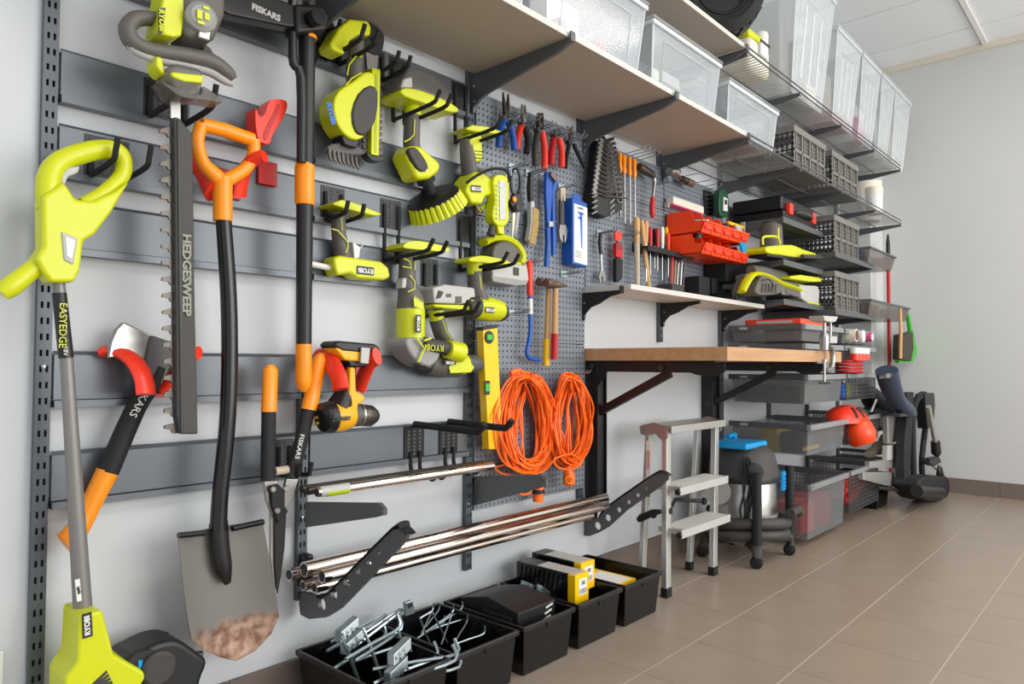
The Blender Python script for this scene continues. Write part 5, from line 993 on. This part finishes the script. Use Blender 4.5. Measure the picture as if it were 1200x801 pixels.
fcrate(3.90,4.34,-.40,-.10,S1+.002,.20,'grey folding crate on the long wire shelf, further right')
Z2=pt(H(.40),978,295).z; Z3=pt(H(.40),978,362).z
fcrate(3.995,4.42,-.378,-.08,Z2,.215,'grey folding crate on the middle perforated shelf board')
fcrate(3.995,4.42,-.378,-.08,Z3,.215,'lowest grey folding crate, above the oak worktop clamp')
# perforated grey shelf boards
def eshelf(x0,x1,dep,z,label):
    t=th('steel_shelf',label,'shelf'); ob('board',G().box(x0,x1,-dep,-.03,z-.012,z),'elfa',t,.002); ob('front_lip',G().box(x0,x1,-dep-.003,-dep+.004,z-.026,z+.003),'elfa',t,.001)
    for x in (x0,x1-.012): ob('side_bracket',G().prism([(x,-.018,z-.012),(x,-dep,z-.012),(x,-dep,z-.026),(x,-.10,z-.055),(x,-.018,z-.07)],(.012,0,0)),'elfad',t,.001)
    for d in (.12,.22): ob('groove',G().box(x0,x1,-d-.002,-d+.002,z-.014,z-.012),'black',t)
za=pt(V(3.40),914,253).z; zb_=pt(V(3.40),914,303).z; zc=pt(V(3.40),914,350).z
eshelf(3.43,3.985,.32,za,'grey steel shelf under the black case'); eshelf(3.43,3.985,.32,zb_,'grey steel shelf under the lime sander'); eshelf(3.43,3.985,.32,zc,'grey steel shelf under the lime saw')
eshelf(3.90,4.585,.41,Z2-.003,'grey steel shelf under the middle folding crate'); eshelf(3.90,4.585,.41,Z3-.003,'grey steel shelf under the lowest folding crate')
# things on them
t=th('tool_case','flat black plastic tool case with red latches under the wire shelf','case'); z=za+.001; 
ob('lower_shell',G().box(3.47,3.93,-.31,-.04,z,z+.045),'black',t,.008); ob('upper_shell',G().box(3.47,3.93,-.30,-.04,z+.048,z+.12),'black',t,.012,3)
for x in (3.52,3.84): ob('latch',G().box(x,x+.045,-.322,-.30,z+.03,z+.085),'red',t,.003)
ob('handle',G().tube(spl([(3.60,-.305,z+.045),(3.62,-.335,z+.05),(3.78,-.335,z+.05),(3.80,-.305,z+.045)],4),.010,8),'gripd',t); q=ob('label',G().box(3.885,3.925,-.304,-.302,z+.01,z+.06),'lgrey',t); ob('red_mark',G().box(3.895,3.91,-.306,-.304,z+.02,z+.04),'red',q)
def raise_to(t,z):
    m=min(v.co.z for o in t.children for v in o.data.vertices)
    if m<z:
        for o in t.children: o.data.transform(Matrix.Translation((0,0,z-m)))
t=th('random_sander','lime and grey palm sander resting on the second steel shelf','sander'); P=H(.255)
zc2=zb_
ob('base',G().slab(P,cat([(884,296),(895,294),(915,293),(928,298),(945,303),(944,307),(925,308),(900,305),(885,303)],2,True),.12,.06),'lime',t,.008,3)
ob('motor',G().tb(P,[(904,266,9),(904,270,11),(904,296,12)],18,1.1),'grip',t); ob('motor_cap',G().tb(P,[(904,265,9),(904,267,10)],18),'gripd',t)
ob('front_loop',G().tube(spl([pt(H(.325),894,292),pt(H(.325),894,284),pt(H(.325),900,282),pt(H(.325),911,283),pt(H(.325),914,291)],4),.006,8),'lime',t); ob('stripe',G().tb(H(.316),[(912,272,1.2),(912,284,1.2)],6),'lime',t)
ob('dust_nozzle',G().tb(H(.34),[(940,305,2.5),(962,306,2.5),(972,307,2)],10),'gripd',t); ob('sole',G().slab(P,[(886,303),(925,308),(924,311),(887,306)],.10,.05),'black',t)
raise_to(t,zb_+.001)
t=th('multi_saw','lime and grey cordless saw lying on the third steel shelf','saw'); P=H(.245)
ob('body',G().slab(P,cat([(871,350),(876,338),(883,331),(895,332),(905,340),(904,352),(890,356),(874,356)],2,True),.12,.06),'grip',t,.01,3); ob('barrel',G().tb(P,[(880,326,6),(893,328,7),(912,332,7),(918,333,6)],14),'grip',t)
ob('lime_arch',G().tb(H(.285),[(869,352,2.6),(875,339,3),(883,331,3),(897,333,3.2),(912,341,3.2),(928,346,3.2),(940,352,2.6)],10,2.2,3),'lime',t)
ob('lime_nose',G().slab(P,[(905,338),(934,343),(942,354),(938,356),(920,352),(904,349)],.09,.05),'limed',t,.006); ob('steel_shoe',G().slab(P,[(905,348),(932,353),(930,357),(905,355)],.10,.05),'steel',t,.002); ob('cable',G().tube(spl([pt(H(.315),893,338),pt(H(.325),901,337),pt(H(.325),906,344),pt(H(.315),903,350)],4),.003,6),'black',t)
g=G()
for k in range(5): g.slab(P,[(878+k*4,343),(880+k*4,343),(879+k*4,353),(877+k*4,353)],.003,.063)
ob('vent',g,'gripd',t)
raise_to(t,zc+.001)
t=th('tool_bag','grey soft bag with a lime lid beside the lime saw','bag'); P=H(.31); ob('bag',G().slab(P,[(938,340),(958,341),(961,346),(960,363),(946,361),(940,357)],.12),'lgrey',t,.01,3); ob('lid',G().slab(P,[(921,331),(934,329),(957,332),(959,337),(945,337),(922,334)],.16,.02),'lime',t,.005); ob('bag_back',G().slab(P,[(922,335),(938,338),(940,356),(924,351)],.12,-.01),'grip',t,.006)
ob('base_trim',G().slab(P,[(945,360),(960,362),(960,364.5),(946,362.5)],.12,.003),'lime',t)
raise_to(t,zc+.001)
t=th('cable','thin black cable hanging off the left end of the third steel shelf','cable'); ob('cable_run',G().tube(spl([pt(H(.2),872,345),pt(H(.2),862,350),pt(H(.2),858,344),pt(H(.2),862,355),pt(H(.2),870,358)],4),.003,6),'black',t)
# ================================================================== DRAWERS AND BASKETS
def drawer(x0,x1,zr,dep,hb,label,fill=()):
    t=th('mesh_drawer',label,'drawer','grey mesh drawers'); y0=-dep; y1=-.05
    hollow(t,x0+.012,x1-.012,y0+.012,y1-.012,zr-.026-hb,zr-.016,.010,.002,'meshg',nm='mesh_body',bev=0)
    ob('front_rail',G().box(x0,x1,y0-.006,y0+.012,zr-.026,zr),'elfal',t,.002); ob('side_rail',G().box(x0,x0+.014,y0+.012,y1,zr-.026,zr),'elfad',t,.001); ob('side_rail',G().box(x1-.014,x1,y0+.012,y1,zr-.026,zr),'elfad',t,.001)
    ob('corner_clip',G().obox((x0+.004,y0-.009,zr-.018),(.04,0,.004),(0,.004,0),(0,0,.009)),'zinc',t); q=pt(V(x0),866,400).y; ob('label_clip',G().box(x0-.002,x0,y1-.10,y1-.06,zr-.020,zr-.008),'lgrey',t)
    for (a,b,c,d,z0,z1,m,l,nm,ct) in fill:
        solo(nm,l,ct,G().box(x0+.05+(x1-x0-.10)*a,x0+.05+(x1-x0-.10)*b,y0+.05+(y1-y0-.10)*c,y0+.05+(y1-y0-.10)*d,zr-.022-hb+z0,zr-.022-hb+z1),m,.006)
    return t
mat('bristle',(72,62,58),.8,0,.25,90); mat('elfal',(150,154,156),.4,.3,.04)
xl=3.40; R_=[pt(V(xl),939,379),pt(V(xl),942,402),pt(V(xl),946,439),pt(V(xl),948,498),pt(V(xl),946,568)]
dz=[r.z for r in R_]
drawer(xl,3.95,dz[0],.43,.055,'shallow mesh drawer above the worktop, holding a brown-red box',[(0,.9,.03,.6,0,.05,'brown','flat brown-red box inside the shallow upper mesh drawer','flat_box','box')])
drawer(xl,3.95,dz[1],.43,.05,'shallow mesh drawer level with the oak worktop')
drawer(xl,3.95,dz[2],.44,.115,'mesh drawer below the worktop with an olive toolbox inside',[(0,.86,.0,.95,0,.085,'olive','olive plastic case inside the drawer below the worktop','plastic_case','case')])
drawer(xl,3.95,dz[3],.45,.12,'mesh drawer with black and yellow cartons, above the red one',[(.0,.75,.02,.35,0,.10,'gloss','black carton with a yellow label inside the mesh drawer','carton','carton'),(.02,.5,.0,.02,.01,.03,'yellow','small yellow label strip in the mesh drawer','label_strip','label'),(.0,.6,.4,.7,0,.11,'yellow','yellow carton at the back of the mesh drawer','carton','carton')])
drawer(xl,3.95,dz[4],.45,.235,'deep mesh drawer on the floor with red tool cases inside',[(.03,.45,.05,.5,0,.15,'red','left red tool case in the floor drawer','red_case','case'),(.5,.95,.05,.6,0,.16,'redd','right darker red tool case in the floor drawer','red_case','case')])
q=dz[0]+.001; t=th('orange_case','flat orange case lying on the shallow upper mesh drawer','case'); ob('case',G().box(3.44,3.80,-.40,-.12,q,q+.028),'bin',t,.004); ob('grey_print',G().box(3.4385,3.44,-.36,-.18,q+.006,q+.020),'lgrey',t)
def basket(x0,x1,zr,dep,hb,label,py=.018,pz=.022):
    t=th('wire_basket',label,'basket','grey wire baskets'); y0=-dep; y1=-.05; g=G(); w_=.0016; zb=zr-.02-hb
    x=x0+.012
    while x<x1-.01: g.box(x-w_,x+w_,y0+.01-w_,y0+.01+w_,zb,zr-.02); g.box(x-w_,x+w_,y0+.01,y1-.01,zb-w_,zb+w_); x+=py
    z=zb
    while z<zr-.02: 
        g.box(x0+.01,x1-.01,y0+.01-w_,y0+.01+w_,z-w_,z+w_); g.box(x0+.01-w_,x0+.01+w_,y0+.01,y1-.01,z-w_,z+w_); g.box(x1-.01-w_,x1-.01+w_,y0+.01,y1-.01,z-w_,z+w_); z+=pz
    y=y0+.012
    while y<y1-.01: g.box(x0+.01-w_,x0+.01+w_,y-w_,y+w_,zb,zr-.02); g.box(x1-.01-w_,x1-.01+w_,y-w_,y+w_,zb,zr-.02); g.box(x0+.01,x1-.01,y-w_,y+w_,zb-w_,zb+w_); y+=py
    ob('wire_mesh',g,'elfa',t); stuff(bpy.data.objects[-1]) if False else None
    ob('front_rail',G().box(x0,x1,y0-.006,y0+.012,zr-.024,zr),'elfal',t,.002); ob('side_rail',G().box(x0,x0+.012,y0+.012,y1,zr-.022,zr),'elfad',t); ob('side_rail',G().box(x1-.012,x1,y0+.012,y1,zr-.022,zr),'elfad',t)
    return t
BX=[(3.985,4.53),(4.56,5.10)]
basket(*BX[0],dz[2],.44,.12,'wire basket below the worktop with blue and green bottles'); basket(*BX[0],dz[3]-.0,.45,.12,'wire basket behind the red helmet'); basket(*BX[0],dz[4],.45,.20,'deep wire basket near the floor with red cloths')
basket(*BX[1],dz[3],.40,.10,'wire basket at the far right under the black and navy boots'); basket(*BX[1],dz[4],.42,.02,'flat wire rack at the far right under the beige gloves')
for k in (0,1): drawer(*BX[0],dz[k],.43,.05,'shallow mesh drawer beside the clamp, %s of two, holding %s'%(('upper','rolls of paper'),('lower','red-capped jars'))[k])
# rolls, jars, rings
for k,(x,r,m,l) in enumerate(((4.08,.035,'cream','cardboard roll end on, in the upper shallow drawer beside the clamp'),(4.20,.034,'white','white roll with a green band beside the cardboard roll'),(4.36,.026,'pink','thin roll with a pink edge and white end'))):
    t=th('roll',l,'roll'); zz=dz[0]-.035; ob('tube',G().tube([(x,-.12,zz),(x,-.462,zz)],r,18),m,t); ob('end',G().tube([(x,-.461,zz),(x,-.464,zz)],r*.8,16),'brown' if k==0 else 'white',t)
    if k==1: ob('band',G().tube([(x,-.40,zz),(x,-.44,zz)],r+.001,18),'dgreen',t)
for k in range(4):
    x=4.03+k*.058; t=th('jar','small jar with a red base, %s in the row at the end of the worktop'%('first','second','third','fourth')[k],'jar','red and white jars'); zz=dz[1]-.075; ob('jar',G().lathe((x,-.465,zz),(0,0,1),[(0,.026),(.035,.026)],16),'red',t); ob('cap',G().lathe((x,-.465,zz+.035),(0,0,1),[(0,.026),(.03,.026),(.032,.02)],16),'white',t)
t=th('red_rope','stack of red hoops under the red and white jars','hoops')
for k in range(4): ob('hoop',G().tube([(4.08+.09*math.cos(a),-.42+.06*math.sin(a),dz[2]+.012+k*.018) for a in [j*math.pi/8 for j in range(16)]],.008,6,closed=True),'redd',t)
for k,(x,m,l) in enumerate(((4.03,'bluec','blue bottle in the wire basket below the worktop'),(4.12,'lime','yellow-green bottle in the wire basket below the worktop'))):
    t=th('bottle',l,'bottle'); ob('bottle',G().box(x,x+.07,-.40,-.33,dz[2]-.135,dz[2]-.05),m,t,.01); ob('cap',G().lathe((x+.035,-.365,dz[2]-.05),(0,0,1),[(0,.012),(.02,.012)],12),'white',t)
# red helmet
t=th('helmet','red helmet with dark vents in the wire basket beside the mesh drawer','helmet'); c=Vector((4.09,-.40,dz[3]+.005)); g=G(); rows=[]; g2=G()
for i in range(7):
    a=math.pi/2*i/6
    rows.append([c+Vector((.17*math.cos(a)*math.cos(b),.11*math.cos(a)*math.sin(b),.09*math.sin(a)-.03)) for b in [2*math.pi*j/20 for j in range(20)]])
g.add([p for r in rows for p in r],[(i*20+j,i*20+(j+1)%20,(i+1)*20+(j+1)%20,(i+1)*20+j) for i in range(6) for j in range(20)]); ob('shell',g,'red',t)
for k in range(4): b=-2.2+k*.4; ob('vent',G().tube([c+Vector((.17*math.cos(a)*math.cos(b),.111*math.cos(a)*math.sin(b),.091*math.sin(a)-.03)) for a in (.35,.7,1.0)],.008,6),'gripd',t)
t=th('helmet','second smaller red helmet pushed against the front of the wire basket','helmet'); c=Vector((4.06,-.475,dz[3]-.07)); ob('shell',G().lathe(c,(0,.35,1),[(-.075,.05),(-.06,.065),(-.02,.078),(.03,.072),(.06,.05),(.075,.02),(.078,.002)],20),'bin',t); ob('knob',G().lathe(c+Vector((0,.02,.07)),(0,.35,1),[(0,.014),(.012,.01)],10),'black',t)
# red gloves in the deep basket
rnd=random.Random(9)
for k in range(6):
    x=4.05+rnd.random()*.3; y=-.40+rnd.random()*.06; z=dz[4]-.19+k*.02; L_=.12
    solo('red_cloth','folded red work cloth in the deep wire basket, layer %s from the bottom'%('one','two','three','four','five','six')[k],'cloth',G().tube(spl([(x-.08,y,z),(x,y-.01,z+.02),(x+.08,y,z+.035),(x+.14,y+.01,z+.02)],3),[(.03,.012)]*10,8),'red',group='red cloths in the deep basket')
# beige gloves, boots
t=th('work_gloves','pair of beige work gloves heaped on the far right wire rack','gloves'); z=dz[4]+.01; 
for k,(x,y,zz,r) in enumerate(((4.72,-.36,.03,.035),(4.80,-.37,.06,.035),(4.86,-.38,.09,.034),(4.93,-.37,.04,.030))):
    ob('glove_palm' if k<3 else 'glove_cuff',G().tube(spl([(x-.07,y,z+zz*.3),(x,y,z+zz),(x+.07,y-.02,z+zz*.8)],3),[(r,r*.6)]*7,10),'beige',t)
for k in range(5): ob('finger',G().tube(spl([(4.95+.0*k,-.33-.025*k,z+.05),(5.0,-.335-.026*k,z+.045),(5.04,-.34-.026*k,z+.02)],3),[.012]*5+[.010,.006],8),'beige',t)
t=th('black_boot','black ankle boot lying on the wire basket beside the navy boot','boot'); P=H(.38)
ob('boot_upper',G().tb(P,[(1010,452,4),(1018,460,8),(1028,472,11),(1036,480,9)],14,1.4,3),'matte',t); ob('toe',G().tb(P,[(1008,483,4),(1020,482,6),(1040,483,6)],12,1.8),'black',t); ob('pull_tab',G().tb(H(.45),[(1027,468,1.2),(1021,482,1.2)],6),'white',t)
t=th('rubber_boot','navy rubber boot leaning off the end of the baskets','boot'); P=H(.56)
ob('shaft',G().tb(P,[(1039,434,10.5),(1043,450,10),(1049,466,9),(1054,474,9)],16,1.2,3),'navy',t); ob('foot',G().tb(P,[(1050,470,8),(1057,477,9),(1064,482,7),(1069,484,4)],14,1.3,3),'navy',t); ob('sole',G().slab(P,[(1050,484),(1069,483),(1070,487),(1050,488)],.05,.025),'gripd',t,.004)
bk=ob('strap',G().slab(H(.63),[(1030,441),(1046,437),(1046,440),(1031,444)],.003),'gripd',t); ob('buckle',G().slab(H(.633),[(1038,438),(1043,437),(1044,442),(1039,443)],.004),'steel',bk)
# trays at the far end
for k,(a,b,l) in enumerate((((1008,290),(1040,318),'upper smoky tray with a blue pack at the end of the middle shelf'),((1010,342),(1066,372),'lower smoky tray of metal parts above the broom'))):
    x0=pt(H(.42),a[0],a[1]).x; x1=min(5.28,pt(H(.42),b[0],b[1]).x); z1=(Z2 if k==0 else Z3)+.055
    if k==0: x0,x1=4.42,4.95
    else: x0,x1=4.42,5.28
    t=th('tray',l,'tray'); hollow(t,x0,x1,-.44,-.10,z1-.06,z1+.03,.02,.003,'smoke',bev=0,nm='tray_body'); ob('rim',G().box(x0-.005,x1+.005,-.447,-.44,z1+.02,z1+.032).box(x0-.005,x0,-.44,-.10,z1+.02,z1+.032).box(x1,x1+.005,-.44,-.10,z1+.02,z1+.032),'elfa',t,.001)
    rnd=random.Random(k)
    for j in range(5): x=x0+.05+(x1-x0-.12)*j/5; ob('contents',G().box(x,x+.06,-.38,-.30,z1-.05,z1-.0+rnd.random()*.03),('bluec','lgrey','green','grey','pink')[j] if k==0 else ('steel','gripd','lgrey','dgrey','steel')[j],t,.005)
# white tubs, pole, broom
for k,(x,r,h,l) in enumerate(((5.02,.085,.26,'large white bucket under the highest wire shelf'),(4.80,.05,.17,'smaller white tub in front of the large white bucket'))):
    t=th('white_bucket',l,'bucket'); y=-.26 if k==0 else -.36; ob('bucket',G().lathe((x,y,S1+.004),(0,0,1),[(0,r*.9),(.01,r*.95),(h*.7,r)],28),'white',t); ob('lid',G().lathe((x,y,S1+.004+h*.7),(0,0,1),[(0,r*1.04),(h*.29,r*1.03),(h*.3,r*.9)],28),'cream',t)
px_=pt(H(.30),1042,400); t=th('red_pole','long red pole standing against the white corner pier','pole'); P=H(.30)
ob('pole',G().tube([(px_.x,-.30,.02),(px_.x,-.30,1.62)],.012,12),'redd',t); ob('tip',G().tube([(px_.x,-.30,1.62),(px_.x,-.30,1.70),(px_.x,-.30,1.76)],[.014,.013,.006],12),'black',t)
t=th('hand_brush','hand brush with a wooden handle and dark bristles hanging at the tray end','brush'); P=H(.50)
ob('handle',G().tb(P,[(1055,361,1.6),(1055.5,390,2),(1055,420,2)],8),'wood2',t); ob('bristle_block',G().slab(P,[(1057,392),(1070,389),(1071,408),(1068,423),(1056,421)],.05,.0),'bristle',t,.006)
t=th('dustpan','bright green dustpan hanging behind the hand brush','dustpan'); P=H(.41)
ob('handle',G().tb(P,[(1063,366,1.2),(1064,371,2.4),(1066,385,2.4),(1068,393,3)],10,1,2),'green',t); ob('pan',G().slab(P,[(1064,390),(1070,386),(1073,400),(1075,415),(1071,418),(1071,424),(1054,425),(1055,410)],.03),'green',t,.004)
# folded bicycle carrier
t=th('bicycle_carrier','folded black and silver bicycle carrier standing on the floor by the back wall','carrier'); P=H(.52)
ob('upright_plate',G().slab(P,[(1058,460),(1067,459),(1066,486),(1062,560),(1056,572),(1056,520),(1060,480)],.05,.02),'matte',t,.006)
ob('frame_loop',G().tb(P,[(1071,568,3.4),(1070,530,3.4),(1070,490,3.4),(1073,470,3.6),(1081,462,4),(1087,466,4),(1089,476,3.4)],10,1,3),'matte',t)
ob('frame_tube',G().tb(P,[(1086,490,3.2),(1082,520,3.2),(1080,545,3.2),(1082,566,3.2)],10,1,3),'matte',t); ob('clamp_head',G().slab(P,[(1078,461),(1089,460),(1090,474),(1088,500),(1081,502),(1079,478)],.06,.03),'black',t,.006)
ob('silver_tube',G().tb(H(.58),[(1088,476,2.8),(1096,518,2.8)],12),'alu',t); ob('grip_joint',G().tb(H(.58),[(1096,517,5),(1097,530,5.5),(1098,533,3)],12),'black',t)
ob('lower_joint',G().slab(H(.58),[(1091,537),(1101,535),(1104,541),(1096,546),(1090,543)],.05),'black',t,.006); ob('link_rod',G().tb(H(.58),[(1100,545,1.4),(1101,556,1.4)],8),'steel',t)
ob('black_cylinder',G().tb(H(.58),[(1101,547,2.6),(1102,560,5)],12),'black',t); ob('cable',G().tube(spl([pt(H(.6),1080,535),pt(H(.6),1095,548),pt(H(.6),1110,562),pt(H(.6),1111,578),pt(H(.6),1106,582)],4),.004,6),'rubber',t)
ob('lamp_housing',G().slab(H(.60),cat([(1073,562),(1088,557),(1104,559),(1108,572),(1106,584),(1096,587),(1080,585),(1074,576)],2,True),.14,.02),'matte',t,.014,3); ob('roller',G().tube([pt(H(.62),1074,575)+Vector((0,0,.0)),pt(H(.62),1102,577)],.035,16),'black',t)
for k,(q,m) in enumerate((([(1040,488),(1056,486),(1055,516),(1041,520)],'alu'),([(1020,541),(1062,536),(1062,549),(1020,548)],'alu'),([(1012,553),(1063,553),(1063,572),(1040,569),(1012,562)],'alu'),([(1040,522),(1056,520),(1058,540),(1040,541)],'lgrey'))): ob('silver_panel',G().slab(H(.47),q,.03),m,t,.003)
ob('strap_buckle',G().slab(H(.49),[(1049,549),(1055,549),(1055,560),(1050,561)],.012),'dgrey',t,.002); ob('base_rail',G().tube([pt(H(.50),1028,571),pt(H(.50),1075,577)],.010,8),'matte',t)
t=th('black_bin','small black bin standing on the floor behind the deep wire basket','bin'); hollow(t,4.60,4.85,-.42,-.15,.001,.20,.015,.003,'gloss',rim=.012,wr=.006)
# ================================================================== origins
bpy.context.view_layer.update()
def verts_of(o):
    out=[]
    if o.type=='MESH' and not o.get('_raw'): out+=[v.co for v in o.data.vertices]
    for c in o.children: out+=verts_of(c)
    return out
def place(o,pw):
    if o.get('_raw'): o.location=Vector(o.location)-pw; del o['_raw']; return
    if o.type=='EMPTY':
        vs=verts_of(o)
        if vs:
            a=[min(v[k] for v in vs) for k in range(3)]; b=[max(v[k] for v in vs) for k in range(3)]
            c=Vector(((a[0]+b[0])/2,(a[1]+b[1])/2,a[2])); o.location=c-pw
        else: c=Vector(o.location)
    elif o.type=='MESH':
        vs=o.data.vertices; a=[min(v.co[k] for v in vs) for k in range(3)]; b=[max(v.co[k] for v in vs) for k in range(3)]
        c=Vector(((a[0]+b[0])/2,(a[1]+b[1])/2,a[2])); o.data.transform(Matrix.Translation(-c)); o.location=c-pw
    else: return
    for k in o.children: place(k,c)
for o in [o for o in COL.objects if o.parent is None and o.type in('MESH','EMPTY')]: place(o,Vector((0,0,0)))
